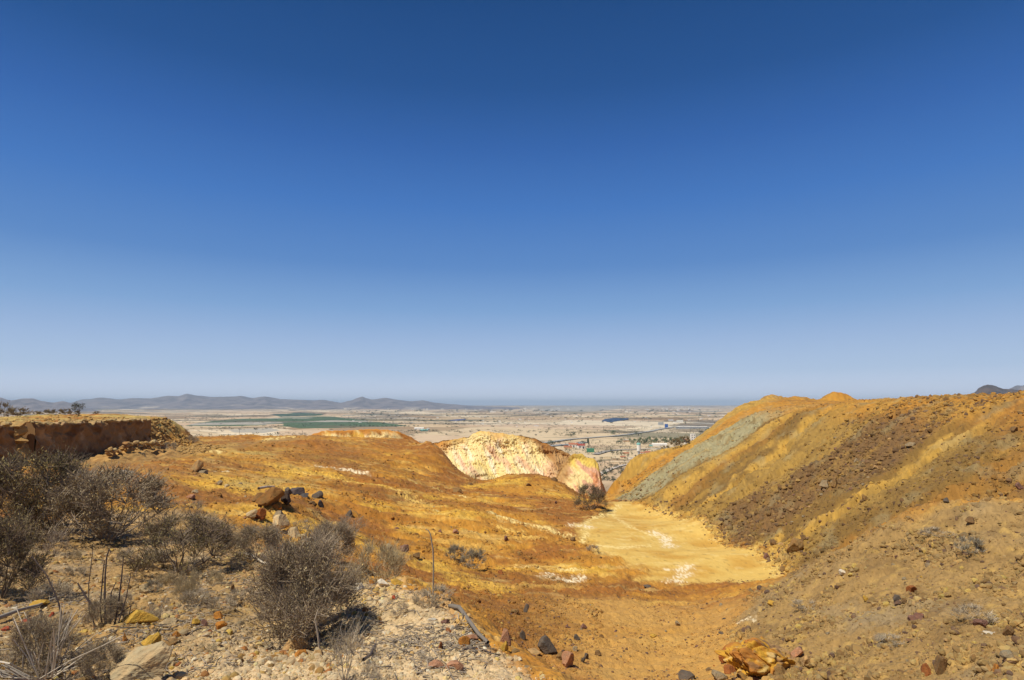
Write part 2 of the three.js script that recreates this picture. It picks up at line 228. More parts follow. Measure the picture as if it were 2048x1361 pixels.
// ground colour (matter only) and what lies there
function ground(x, z) {
  const D = -z;
  const wob = fbm(x * .55, z * .55, 4) * .9, wobS = fbm(x * 2.2 + 9, z * 2.2, 3) * .35;
  const fine = n2(x * 14, z * 14), grit = n2(x * 37 + 5, z * 37);
  const a = fbm(x * .16 + 4, z * .22, 5), b = fbm(x * .42 - 7, z * .5 + 3, 4), c = fbm(x * 1.3, z * 1.5 + 40, 4);
  // ochre hillside
  let col = mixc(COL.ochre, COL.rust, sm(-.12, .22, a * 1.2 + c * .3)); col = mixc(col, COL.deep, .55 * sm(.12, .42, fbm(x * .11 + 60 + z * .04, z * .3, 4) + c * .15));
  col = mixc(col, COL.yellow, .7 * sm(.12, .42, b + c * .4) * sm(.25, -.25, a)); col = mixc(col, COL.pale, .42 * sm(.30, .46, fbm(x * .22 + 90 + z * .1, z * 1.0, 5))); col = mixc(col, COL.cream, .3 * sm(.36, .5, fbm(x * .3 + 20, z * 1.3 + 7, 5)));
  col = mixc(col, COL.deep, .4 * sm(.3, .6, c + .35 * a));
  col = mixc(col, COL.greyish, .5 * sm(.42, .7, fbm(x * .3 + 50, z * .4, 4)));
  let speck = sm(.30, .55, n2(x * 7 + 3, z * 7 - 2) + .3 * fine); col = mixc(col, COL.pale, speck * .35);
  let rough = 1, id = 'hillside'; { const g2 = fbm(x * 1.3 + 41, z * 1.3, 3); col = mixc(col, COL.deep, .3 * sm(.15, .45, g2)); if (x < -7) col = mixc(col, COL.litter, .35 * sm(-7, -13, x) * sm(-.4, .2, b)); }
  // brown flat in front of the pond
  const fl = sm(16.6, 14.5, D + wob) * sm(-1, 1, x - .5 + (D - 12) * .1) * sm(6.5, 4, x);
  if (fl > 0) { col = mixc(col, mixc(COL.floorB, COL.rust, sm(.0, .5, b) * .5), fl * .8); rough = mix(rough, .6, fl); }
  // cart track
  if (D > 20 && D < 55 && x < -10) { const t = sm(1.3, .5, segDist(x, z, trackZ) + wobS); col = mixc(col, COL.litter, t * .8); col = mixc(col, COL.pale, t * .3 * sm(0, .4, fbm(x * .5, z * .2 + 8, 3))); rough = mix(rough, .25, t); }
  if (plateauMask(x, D) > .5) { col = mixc(mixc(COL.greyish, COL.rust, sm(-.3, .3, b)), COL.pale, .6 * sm(0, .35, c)); col = mixc(col, COL.deep, .5 * sm(.1, .45, fbm(x * 2.6, z * 2.6 + 4, 3))); rough = .9; id = 'terrace'; }
  // spoil heap
  const hz = heapZ(x, z) + wobS;
  if (hz > -1) {
    const t = sm(-.25, .35, hz), s = heapS(x, z);
    let hc = stripe(s + c * .5);
    const top = sm(13.6, 15.6, x + (D > 36 ? (D - 36) * -.5 : 0) + wob * .5);
    hc = mixc(hc, mixc(mixc(COL.ochre, COL.rust, sm(-.2, .4, a + c * .4)), COL.heapY, .5 * sm(.1, .5, b)), top * .85);
    hc = mixc(hc, COL.heap, .06); hc = mixc(hc, COL.heapO, .6 * sm(.1, .5, c)); hc = mixc(hc, COL.heapG, .3 * sm(.15, .5, fbm(x * .9 + 80, z * .9, 4))); hc = mixc(hc, COL.heapY, .40 * sm(.2, .55, fbm(D * 1.6, x * .22 + 60, 4)));
    hc = mixc(hc, COL.deep, .4 * sm(.3, .6, n2(x * 6, z * 6) + .4 * fine));
    col = mixc(col, hc, t); rough = mix(rough, .9, t); if (t > .5) id = 'spoil_heap';
  }
  // dry pond
  const pz = pondZ(x, z) + wobS * .7;
  if (pz > -1) {
    const t = sm(-.3, .35, pz + c * .5 + fine * .25);
    let pc = mixc(COL.pond, COL.pondO, sm(.05, .55, fbm(x * .5 + 20, z * .9, 4) + .1));
    pc = mixc(pc, COL.pale, .6 * sm(.05, .45, fbm(x * .35 - 3, z * 1.7, 5))); pc = mixc(pc, COL.pondO, .3 * sm(.86, .98, 1 - Math.abs(fbm(x * .5 + 8, z * .9 + 2, 4))) ); pc = mixc(pc, COL.heapO, .45 * sm(.32, .5, n2(x * 5, z * 5) + .4 * grit)); pc = mixc(pc, COL.cream, .55 * sm(.93, 1, 1 - Math.abs(fbm(x * .45 + z * .2 + 4, z * 1.5, 4))) * sm(-.1, .3, fbm(x * .4, z * .4 + 33, 2))); pc = mixc(pc, COL.cream, .4 * sm(.3, .5, fbm(x * 1.1 + 12, z * 2.2, 4)));
    col = mixc(col, pc, t); rough = mix(rough, .14, t); if (t > .5) id = 'dry_pond_bed';
  }
  // gravel mound on the right
  const mz = moundZ(x, z) + wobS;
  if (mz > -1) {
    const t = sm(-.3, .3, mz);
    let mc = mixc(COL.mound, COL.moundG, sm(0, .5, b)); mc = mixc(mc, COL.moundD, .6 * sm(.1, .5, c)); mc = mixc(mc, COL.gravelY, .5 * sm(.2, .5, fbm(x * 3, z * 3 + 9, 3)));
    col = mixc(col, mc, t); rough = mix(rough, 1, t); if (t > .5) id = 'gravel_mound';
  }
  // gravel shoulder on the left
  const sz = shoulderZ(x, z) + wobS;
  if (sz > -1) {
    const t = sm(-.2, .25, sz);
    let gc = mixc(COL.gravel, COL.gravelY, sm(-.1, .45, b) * .8); const litterAmount = sm(-1.6, -3.2, x + wob * .6 - (D > 7 ? (D - 7) * .5 : 0)); gc = mixc(gc, mixc(COL.litter, COL.litterD, sm(-.1, .4, c + .3 * b)), litterAmount * .85); gc = mixc(gc, COL.gravelG, .7 * sm(.05, .5, c)); gc = mixc(gc, COL.salt, .25 * sm(.3, .55, n2(x * 9, z * 9)));
    col = mixc(col, gc, t); rough = mix(rough, .8, t); if (t > .5) id = 'gravel_shoulder';
  }
  for (const [P, w, kind] of STREAKS) {
    const [ax, az] = P[0]; if (Math.abs(x - ax) > 16 || Math.abs(z - az) > 14) continue;
    const d = segDist(x, z, P) / (w * (w < .75 ? 1.35 : 1)) + wobS * 1.6 + c * .5; if (d > 1.6) continue;
    const grain = sm(-.10, .30, fine * .9 + grit * .8 + .5 * n2(x * 4.3, z * 4.3) + .22 - d * .46);
    if (w > .75) { col = mixc(col, COL[kind], .75 * sm(1.25, .2, d + c * .5) * (.6 + .4 * sm(-.3, .3, fine + grit))); continue; }
    const k = kind === 'salt' ? .95 : kind === 'cream' ? .95 : kind === 'pale' ? .9 : .6;
    col = mixc(col, COL[kind === 'grey' ? 'greyish' : kind], k * sm(1.25, .35, d) * (kind === 'grey' ? 1 : .1 + .9 * grain));
  }
  const j = 1 + (.30 * fine + .34 * grit + .16 * n2(x * 5.1 - 4, z * 5.1)) * Math.min(1, rough + .12);
  return { c: [col[0] * j, col[1] * j, col[2] * j * (1 + .05 * grit)], rough, id };
}
function detail(x, z, rough, id) {
  const D = -z, r = Math.hypot(x, z);
  let h = fbm(x * .5 + 2, z * .5, 3) * .07 * Math.min(1, rough * 1.3);
  h += fbm(x * 2.1, z * 2.1 + 7, 3) * .055 * rough;
  h += Math.abs(n2(x * 6.3, z * 6.3)) * .06 * rough + (r > 12 ? n2(x * 11, z * 11) * .03 * rough : 0);
  h += (r < 26 ? n2(x * 17, z * 17) * .014 : 0) * rough;
  if (id === 'spoil_heap') { const s = heapS(x, z); h += (fbm(s * 1.3, x * .06, 3) * .22 - sm(.2, 0, Math.abs(n2(s * .9 + 5, x * .05))) * .22) * sm(6, 8.5, x) * sm(16.5, 14, x) + Math.abs(n2(x * 3.2, z * 3.2)) * .11 + n2(x * 8.5, z * 8.5) * .05 + sm(.05, .45, fbm(x * 1.6 + 11, z * 1.6, 3)) * Math.abs(n2(x * 5.2, z * 5.2)) * .22; }
  if (id === 'gravel_mound') h += fbm(x * .9 + 5, z * .9, 3) * .10 + sm(.05, .4, fbm(x * 1.2 + 21, z * 1.2, 3)) * Math.abs(n2(x * 7.5, z * 7.5)) * .19 + n2(x * 4, z * 4) * .045 + n2(x * 10, z * 10) * .02;
  if (id === 'gravel_shoulder') h += fbm(x * .8 + 15, z * .8, 3) * .05 * sm(3, 5, r) + Math.abs(n2(x * 5.5, z * 5.5)) * .035;
  if (id === 'hillside') { h += fbm(x * .22, z * .25 + 11, 3) * .13 * sm(12, 20, r) * sm(4, -2, x); h -= sm(.10, 0, Math.abs(n2(x * .13 + z * .05, z * .55 + 3 + fbm(x * .4, z * .4, 2) * .3))) * .20 * sm(16, 24, r) * sm(3, -1, x); h += fbm(x * 1.2, z * 1.2, 3) * .07; h += n2(x * 3.5, z * 3.5) * .045 + sm(.0, .4, fbm(x * 1.3 + 41, z * 1.3, 3)) * Math.abs(n2(x * 5, z * 5)) * (r > 14 ? .12 : .07); }
  return h;
}

// polar ground sheet: rings spaced by distance
const NF = 570, rings = []; { for (let i = 0; i < 26; i++) rings.push(.7 * Math.pow(3.4 / .7, i / 26)); for (let i = 0; i < NF; i++) rings.push(3.4 * Math.pow(70 / 3.4, i / NF)); for (let i = 0; i <= 44; i++) rings.push(70 * Math.pow(205 / 70, i / 44)); }
const NA = 858, AZ = 54 * Math.PI / 180, NR = rings.length, azOf = i => -AZ + 2 * AZ * i / NA;
const gh = new Float32Array((NA + 1) * NR), gc = new Float32Array((NA + 1) * NR * 3), gid = new Uint8Array((NA + 1) * NR);
const IDS = ['hillside', 'terrace', 'spoil_heap', 'dry_pond_bed', 'gravel_mound', 'gravel_shoulder'];
{ // the smooth surface on every third vertex, the rest between
  const st = 3, ca = NA / st, smooth = new Float32Array((ca + 1) * NR);
  for (let j = 0; j < NR; j++) for (let i = 0; i <= ca; i++) { const a = azOf(i * st), r = rings[j]; smooth[j * (ca + 1) + i] = (j % 2 && j < NR - 1) ? NaN : base(Math.sin(a) * r, -Math.cos(a) * r); }
  for (let j = 1; j < NR - 1; j += 2) for (let i = 0; i <= ca; i++) smooth[j * (ca + 1) + i] = (smooth[(j - 1) * (ca + 1) + i] + smooth[(j + 1) * (ca + 1) + i]) / 2;
  for (let j = 0; j < NR; j++) for (let i = 0; i <= NA; i++) {
    const a = azOf(i), r = rings[j], x = Math.sin(a) * r, z = -Math.cos(a) * r, k = j * (NA + 1) + i;
    const i0 = Math.min(ca - 1, Math.floor(i / st)), f = i / st - i0, g = ground(x, z);
    gh[k] = mix(smooth[j * (ca + 1) + i0], smooth[j * (ca + 1) + i0 + 1], f) + detail(x, z, g.rough, g.id);
    gc.set(g.c, k * 3); gid[k] = IDS.indexOf(g.id);
  }
}
function ringIndex(r) { if (r < 3.4) return Math.max(0, 26 * Math.log(r / .7) / Math.log(3.4 / .7)); if (r < 70) return 26 + NF * Math.log(r / 3.4) / Math.log(70 / 3.4); return Math.min(NR - 1.001, 26 + NF + 44 * Math.log(r / 70) / Math.log(205 / 70)); }
function H(x, z) {                                              // height of the built ground
  const a = Math.atan2(x, -z), r = Math.hypot(x, z), fi = clamp((a + AZ) / (2 * AZ) * NA, 0, NA - .001), fj = clamp(ringIndex(r), 0, NR - 1.001);
  const i = Math.floor(fi), j = Math.floor(fj), u = fi - i, v = fj - j, k = j * (NA + 1) + i;
  return (gh[k] * (1 - u) + gh[k + 1] * u) * (1 - v) + (gh[k + NA + 1] * (1 - u) + gh[k + NA + 2] * u) * v;
}
function idAt(x, z) { const a = Math.atan2(x, -z), r = Math.hypot(x, z); const i = Math.round(clamp((a + AZ) / (2 * AZ) * NA, 0, NA)), j = Math.round(clamp(ringIndex(r), 0, NR - 1)); return IDS[gid[j * (NA + 1) + i]]; }
function spot(px, py, from) { const [x, z] = hit(px, py, from); return [x, H(x, z), z]; }

// grain for the bump of earth and rock
function grainTexture(n, seed, draw) { const d = new Uint8Array(n * n * 4); const r = RNG(seed); const v = draw(n, r); for (let i = 0; i < n * n; i++) { const q = clamp(v[i]) * 255; d[i * 4] = d[i * 4 + 1] = d[i * 4 + 2] = q; d[i * 4 + 3] = 255; } const t = new THREE.DataTexture(d, n, n); t.wrapS = t.wrapT = THREE.RepeatWrapping; t.magFilter = THREE.LinearFilter; t.minFilter = THREE.LinearMipmapLinearFilter; t.generateMipmaps = true; t.needsUpdate = true; return t; }
const pebbleTex = grainTexture(512, 5, (n, r) => {
  const v = new Float32Array(n * n).fill(.2);
  for (let k = 0; k < 5200; k++) { const cx = r() * n, cy = r() * n, R = 2 + r() * r() * 11, e = .6 + r() * .6, hgt = .35 + .65 * r(); for (let y = -Math.ceil(R); y <= R; y++) for (let x = -Math.ceil(R); x <= R; x++) { const d = Math.hypot(x, y / e) / R; if (d < 1) { const q = (((Math.round(cy) + y) % n + n) % n) * n + ((Math.round(cx) + x) % n + n) % n; v[q] = Math.max(v[q], .2 + hgt * .75 * Math.sqrt(1 - d * d) * R / 13); } } }
  return v;
});
const earthMat = new THREE.MeshStandardMaterial({ vertexColors: true, roughness: .96, metalness: 0, bumpMap: pebbleTex, bumpScale: .018 });
{
  const X = (i, j) => { const a = azOf(i), r = rings[j]; return [Math.sin(a) * r, gh[j * (NA + 1) + i], -Math.cos(a) * r]; };
  const pos = new Float32Array((NA + 1) * NR * 3); for (let j = 0; j < NR; j++) for (let i = 0; i <= NA; i++) pos.set(X(i, j), (j * (NA + 1) + i) * 3);
  // smooth normals of the whole sheet, shared by the pieces
  const nor = new Float32Array(pos.length);
  for (let j = 0; j < NR; j++) for (let i = 0; i <= NA; i++) {
    const g = (q, s) => { const k = (s * (NA + 1) + q) * 3; return [pos[k], pos[k + 1], pos[k + 2]]; };
    const a = g(Math.max(0, i - 1), j), b = g(Math.min(NA, i + 1), j), c = g(i, Math.max(0, j - 1)), d = g(i, Math.min(NR - 1, j + 1));
    const ux = b[0] - a[0], uy = b[1] - a[1], uz = b[2] - a[2], vx = d[0] - c[0], vy = d[1] - c[1], vz = d[2] - c[2];
    let nx = uy * vz - uz * vy, ny = uz * vx - ux * vz, nz = ux * vy - uy * vx; const l = Math.hypot(nx, ny, nz) * (ny < 0 ? -1 : 1) || 1;
    nor.set([nx / l, ny / l, nz / l], (j * (NA + 1) + i) * 3);
  }
  const LABEL = { hillside: 'ochre and rust coloured hillside with pale mineral streaks', terrace: 'flat earth terrace behind the mud wall', spoil_heap: 'long striped spoil heap of yellow, grey and brown rubble', dry_pond_bed: 'smooth yellow dry pond bed with white salt veins', gravel_mound: 'tan gravel mound in front of the striped heap', gravel_shoulder: 'pale stony ground under the dry shrubs' };
  for (let t = 0; t < IDS.length; t++) {
    const map = new Int32Array((NA + 1) * NR).fill(-1), idx = [], keep = [];
    const v = k => { if (map[k] < 0) { map[k] = keep.length; keep.push(k); } return map[k]; };
    for (let j = 0; j < NR - 1; j++) for (let i = 0; i < NA; i++) { const k = j * (NA + 1) + i; if (gid[k] !== t) continue; const a = v(k), b = v(k + 1), c = v(k + NA + 1), d = v(k + NA + 2); idx.push(a, b, c, b, d, c); }
    if (!idx.length) continue;
    const g = new THREE.BufferGeometry(), P = new Float32Array(keep.length * 3), Nn = new Float32Array(keep.length * 3), Cc = new Float32Array(keep.length * 3), U = new Float32Array(keep.length * 2);
    keep.forEach((k, i) => { for (let q = 0; q < 3; q++) { P[i * 3 + q] = pos[k * 3 + q]; Nn[i * 3 + q] = nor[k * 3 + q]; Cc[i * 3 + q] = gc[k * 3 + q]; } U[i * 2] = pos[k * 3] / 1.3; U[i * 2 + 1] = pos[k * 3 + 2] / 1.3; });
    g.setAttribute('position', new THREE.BufferAttribute(P, 3)); g.setAttribute('normal', new THREE.BufferAttribute(Nn, 3)); g.setAttribute('color', new THREE.BufferAttribute(Cc, 3)); g.setAttribute('uv', new THREE.BufferAttribute(U, 2)); g.setIndex(idx);
    const mat = IDS[t] === 'dry_pond_bed' ? new THREE.MeshStandardMaterial({ vertexColors: true, roughness: .92, bumpMap: pebbleTex, bumpScale: .002 }) : earthMat;
    structure(IDS[t], g, mat, LABEL[IDS[t]]);
  }
  // the rest of the hilltop, round and behind the camera
  const pb = [], cb = [], ib = [], nb = 90, rb = rings.filter((_, j) => j < 26 ? j % 3 === 0 : j % 18 === 0); rb.push(205);
  for (let j = 0; j < rb.length; j++) for (let i = 0; i <= nb; i++) { const a = AZ + (2 * Math.PI - 2 * AZ) * i / nb, r = rb[j], x = Math.sin(a) * r, z = -Math.cos(a) * r; let h; if (i === 0 || i === nb) h = H(x, z); else { const e0 = H(Math.sin(AZ) * r, -Math.cos(AZ) * r), e1 = H(-Math.sin(AZ) * r, -Math.cos(AZ) * r); const t = i / nb; h = mix(e0, e1, sm(0, 1, t)) + fbm(x * .2, z * .2, 3) * .3 * Math.sin(t * Math.PI); } pb.push(x, h, z); const c = mixc(COL.gravelY, COL.ochre, sm(-.3, .3, fbm(x * .2, z * .2, 3))); cb.push(...c); }
  for (let j = 0; j < rb.length - 1; j++) for (let i = 0; i < nb; i++) { const k = j * (nb + 1) + i; ib.push(k, k + 1, k + nb + 1, k + 1, k + nb + 2, k + nb + 1); }
  const g = new THREE.BufferGeometry(); g.setAttribute('position', new THREE.Float32BufferAttribute(pb, 3)); g.setAttribute('color', new THREE.Float32BufferAttribute(cb, 3)); g.setAttribute('uv', new THREE.Float32BufferAttribute(pb.filter((_, i) => i % 3 !== 1).map(v => v / 1.3), 2)); g.setIndex(ib); g.computeVertexNormals();
  structure('hilltop_ground', g, earthMat, 'stony hilltop ground behind the viewpoint');
}
// ---------------------------------------------------------------- geometry helpers
class GB {                                                       // collects triangles with colours
  constructor() { this.p = []; this.c = []; }
  tri(a, b, c, col) { this.p.push(...a, ...b, ...c); this.c.push(...col, ...col, ...col); }
  quad(a, b, c, d, col) { this.tri(a, b, c, col); this.tri(a, c, d, col); }
  tube(a, b, r0, r1, col, n = 3) {
    let dx = b[0] - a[0], dy = b[1] - a[1], dz = b[2] - a[2]; const l = Math.hypot(dx, dy, dz) || 1; dx /= l; dy /= l; dz /= l;
    let ux = -dz, uy = 0, uz = dx; let m = Math.hypot(ux, uz); if (m < .01) { ux = 1; uz = 0; m = 1; } ux /= m; uz /= m;
    const vx = dy * uz - dz * uy, vy = dz * ux - dx * uz, vz = dx * uy - dy * ux, A0 = [], B0 = [];
    for (let i = 0; i < n; i++) { const t = i / n * 2 * Math.PI, cx = Math.cos(t), sx = Math.sin(t); const ox = ux * cx + vx * sx, oy = uy * cx + vy * sx, oz = uz * cx + vz * sx; A0.push([a[0] + ox * r0, a[1] + oy * r0, a[2] + oz * r0]); B0.push([b[0] + ox * r1, b[1] + oy * r1, b[2] + oz * r1]); }
    for (let i = 0; i < n; i++) { const j = (i + 1) % n; this.quad(A0[i], A0[j], B0[j], B0[i], col); }
  }
  box(x0, x1, y0, y1, z0, z1, col) { const v = (i) => [i & 1 ? x1 : x0, i & 2 ? y1 : y0, i & 4 ? z1 : z0]; for (const [a, b, c, d] of [[0, 1, 3, 2], [4, 6, 7, 5], [0, 4, 5, 1], [2, 3, 7, 6], [0, 2, 6, 4], [1, 5, 7, 3]]) this.quad(v(a), v(b), v(c), v(d), col); }
  build(smooth) { let g = new THREE.BufferGeometry(); g.setAttribute('position', new THREE.Float32BufferAttribute(this.p, 3)); g.setAttribute('color', new THREE.Float32BufferAttribute(this.c, 3)); if (smooth) g = mergeVertices(g, 1e-5); g.computeVertexNormals(); return g; }
}
function gridGeo(N, M, f, uvs = 1.3) {                            // f(i/N, j/M) -> {p, c}
  const P = [], C = [], U = [], I = [];
  for (let j = 0; j <= M; j++) for (let i = 0; i <= N; i++) { const { p, c } = f(i / N, j / M); P.push(...p); C.push(...c); U.push((p[0] + p[2]) / uvs, (p[1] + p[2] * .3) / uvs); }
  for (let j = 0; j < M; j++) for (let i = 0; i < N; i++) { const k = j * (N + 1) + i; I.push(k, k + 1, k + N + 1, k + 1, k + N + 2, k + N + 1); }
  const g = new THREE.BufferGeometry(); g.setAttribute('position', new THREE.Float32BufferAttribute(P, 3)); g.setAttribute('color', new THREE.Float32BufferAttribute(C, 3)); g.setAttribute('uv', new THREE.Float32BufferAttribute(U, 2)); g.setIndex(I); g.computeVertexNormals(); return g;
}
function along(pts, t) { const n = pts.length - 1, s = clamp(t, 0, .99999) * n, i = Math.floor(s), f = s - i; return pts[i].map((v, k) => v + (pts[i + 1][k] - v) * f); }
function byX(pts, x) { if (x <= pts[0][0]) return pts[0][1]; for (let i = 0; i < pts.length - 1; i++) if (x <= pts[i + 1][0]) return mix(pts[i][1], pts[i + 1][1], sm(0, 1, (x - pts[i][0]) / (pts[i + 1][0] - pts[i][0])) * .5 + .5 * (x - pts[i][0]) / (pts[i + 1][0] - pts[i][0])); return pts[pts.length - 1][1]; }

// ---------------------------------------------------------------- cliffs of pale clay
function bluff(name, label, pxA, pxB, tops, D, yb, front, back, N, M, bump, colour) {
  const g = gridGeo(N, M, (u, v) => {
    const px = mix(pxA, pxB, u), py = byX(tops, px), t = at(px, py, D), fr = .72;
    let s, y, off;
    if (v < fr) { s = v / fr; const k = Math.pow(s, .9); y = mix(yb, t[1], k); off = -front * Math.pow(1 - k, 1.15); } else { s = (v - fr) / (1 - fr); y = mix(t[1], yb, s * s * .5 + s * .5); off = back * s; }
    let x = t[0] * (1 + off / D * .2), z = t[2] - off;
    const edge = sm(0, .06, s) * (v < fr ? sm(1, .86, s) * .8 + .2 : .3);
    const rill = fbm(x * 1.1 + 3, y * .25, 4), nn = fbm3(x * .55, y * .7, z * .5, 4), n4 = fbm3(x * 2.3, y * 2.1, z * 2, 3);
    const ridge = 1 - Math.abs(n2(x * .7 + y * .25, y * .18 + 5)) * 2;
    const flute = fbm((x + y * .55) * 1.7, (y - x * .3) * .28, 4), ledge = fbm3(x * .35, y * .55, z * .3, 3);
    const d = (rill * .2 + ledge * .9 + flute * .4 + n4 * .10 - ridge * .2 + .3 * (Math.abs(n2((x + y * .4) * 1.9, (y - x * .2) * .8)) - .2) + .30 * (Math.abs(n2(x * 3.8 + 3, y * 3.2)) - .2) + .14 * n2(x * 7, y * 7)) * bump * edge;
    z += d; y += d * .15 + fbm(x * 1.5, 7, 3) * .12 * (1 - edge);
    return { p: [x, y, z], c: colour(px, u, v < fr ? s : 1 + s, x, y, z, n4, nn) };
  });
  return structure(name, g, earthMat, label);
}
const K = { cream: A('#f6dc9a', .84), white: A('#faeac2', .86), yellow: A('#e3b04a'), orange: A('#cf8c3a'), pink: A('#e6b18c'), salmon: A('#d9925f'), brown: A('#a2682a'), grey: A('#b3a483'), lemon: A('#e8c85a'), dust: A('#c49a62') };
bluff('clay_cliff', 'cream and pink clay cliff beyond the gully', 835, 1158, [[835, 897], [868, 886], [900, 880], [935, 875], [950, 866], [962, 862], [985, 865], [1010, 868], [1040, 872], [1068, 877], [1090, 887], [1115, 898], [1135, 906], [1158, 930]], 63, -8.5, 7.6, 12, 460, 200, .9, (px, u, s, x, y, z, n4, nn) => {
  const a = fbm((x + y * .6) * .9, (y - x * .4) * .3, 4), b = fbm(x * .35 - 4, y * .4 + 9, 4), cdiag = fbm((x + y) * .9, (x - y) * .22, 4);
  let c = mixc(K.cream, K.white, sm(-.1, .4, a));
  c = mixc(c, K.lemon, .55 * sm(.1, .45, b) * sm(.75, .35, u));
  c = mixc(c, K.pink, .75 * sm(.05, .4, cdiag + .35 * sm(.35, .75, u) * sm(1, .4, s) - .12));
  c = mixc(c, K.salmon, .6 * sm(.38, .6, cdiag + .12 * n4 + .15 * sm(.6, .9, u)) * sm(.45, .7, u)); c = mixc(c, K.dust, .4 * sm(.25, .5, fbm(x * 2.2, y * 2.2, 3)));
  c = mixc(c, K.yellow, .7 * sm(.86, 1.0, s + a * .25));
  c = mixc(c, K.orange, sm(.985, 1.06, s + .05 * a) * .85);
  c = mixc(c, K.brown, .92 * sm(-.01, .05, (px - 1036) / 600 - Math.max(0, 1 - s) * .24 + .04 * a + (s > 1 ? .06 : 0))); c = mixc(c, K.dust, .8 * sm(1078, 1112, px + 22 * a - 10 * s));
  c = mixc(c, K.grey, .5 * sm(.34, .5, b + .3 * sm(.4, .2, s) * sm(.5, .2, u)) * sm(.5, .3, s));
  c = mixc(c, K.orange, .9 * sm(.22, .10, u + .06 * a - .10 * Math.max(0, s - .6)));
  const j = 1 + .12 * n4; return c.map(v => v * j);
});
bluff('clay_bank', 'low cream clay bank beyond the ochre crest', 612, 842, [[612, 874], [628, 867], [650, 861], [690, 861], [740, 858], [770, 859], [795, 863], [815, 871], [842, 886]], 74, -9, 3.6, 14, 200, 80, .6, (px, u, s, x, y, z, n4, nn) => {
  const a = fbm(x * .9 + y * .8, y * .5, 4), b = fbm(x * .5, y * .7 + 3, 3);
  let c = mixc(K.cream, K.yellow, sm(-.05, .4, b)); c = mixc(c, K.white, .6 * sm(.1, .4, a)); c = mixc(c, K.orange, sm(.86, .97, s + .12 * a)); c = mixc(c, K.brown, .8 * sm(.8, .9, u + .1 * a)); c = mixc(c, K.orange, .8 * sm(.14, .06, u + .1 * b));
  return c.map(v => v * (1 + .1 * n4));
});
bluff('clay_buttress', 'pink and yellow clay buttress at the gully mouth', 1112, 1226, [[1112, 955], [1125, 930], [1140, 914], [1150, 907], [1164, 908], [1174, 915], [1188, 918], [1196, 926], [1200, 944], [1205, 968], [1216, 990], [1226, 1003]], 45, -7, 3.0, 4, 170, 130, .34, (px, u, s, x, y, z, n4, nn) => {
  const a = fbm(x * 1.5 + y, y * .9, 4), b = fbm(x * 1.1, y * 1.3 + 3, 4);
  let c = mixc(K.pink, K.cream, sm(.0, .35, a + .25 * sm(.55, .4, u)));
  c = mixc(c, K.salmon, .85 * sm(.05, .3, b + .3 * sm(.55, .75, u) - .1));
  c = mixc(c, K.lemon, .9 * sm(.72, .86, s + .15 * a) * sm(.9, .7, u)); c = mixc(c, K.yellow, .7 * sm(.25, .45, b) * sm(.6, .3, u));
  c = mixc(c, K.dust, .95 * sm(.30, .16, u + .08 * a + .08 * (1 - s))); c = mixc(c, K.brown, .5 * sm(.1, .4, n4) * sm(.34, .2, u));
  c = mixc(c, K.orange, sm(.97, 1.05, s) * .6);
  return c.map(v => v * (1 + .14 * n4));
});

// ---------------------------------------------------------------- the plain, its fields, the far hills
function fieldCell(x, z, s, ang) {
  const u = (x * Math.cos(ang) + z * Math.sin(ang)) / s, v = (-x * Math.sin(ang) + z * Math.cos(ang)) / (s * .7), X = Math.floor(u), Y = Math.floor(v); let best = 9, second = 9, id = 0;
  for (let i = -1; i <= 1; i++) for (let j = -1; j <= 1; j++) { const h = PERM[PERM[(X + i) & 255] + ((Y + j) & 255)], h2 = PERM[(h + 57) & 255]; const d = Math.max(Math.abs(u - X - i - .15 - .7 * h / 255), Math.abs(v - Y - j - .15 - .7 * h2 / 255)); if (d < best) { second = best; best = d; id = h; } else if (d < second) second = d; }
  return [id / 255, (second - best) * s];
}
const onPlain = (px, py) => { const k = at(px, py, 1); const D = PLAIN_Y / k[1]; const p = at(px, py, D); return [p[0], p[2]]; };
const plainPoly = pts => zone(pts.map(p => onPlain(...p)));
const greenZ = plainPoly([[368, 852], [400, 846], [450, 840], [540, 837], [600, 833], [650, 833], [700, 838], [770, 846], [820, 853], [700, 856], [600, 857], [540, 851], [470, 853]]);
const greenZ2 = plainPoly([[540, 829], [600, 826], [660, 828], [640, 832], [560, 833]]), bareZ = plainPoly([[455, 860], [540, 856], [560, 861], [530, 867], [470, 866]]), pinkZ = plainPoly([[552, 863], [630, 857], [660, 858], [640, 872], [560, 872]]);
const pinkG = plainPoly([[530, 850], [565, 849], [565, 851.5], [532, 852.5]]);
const paleTop = plainPoly([[1075, 820], [1150, 816], [1230, 815], [1250, 819], [1180, 824], [1090, 824]]);
const F = { tan: A('#d8bd92', .82), pink: A('#d8b892', .8), pale: A('#ecd8b4', .88), scrub: A('#8c7656', .58), brown: A('#ac8a5e', .66), grey: A('#bdb5a4', .7), green: A('#557a44', .5), olive: A('#7d7a52', .52), dark: A('#3a4a2c', .45), red: A('#c98e70', .66) };
const PAL = ['tan', 'pink', 'tan', 'pale', 'scrub', 'tan', 'brown', 'pink', 'tan', 'grey', 'pale', 'olive', 'tan', 'brown', 'pale', 'pink'];
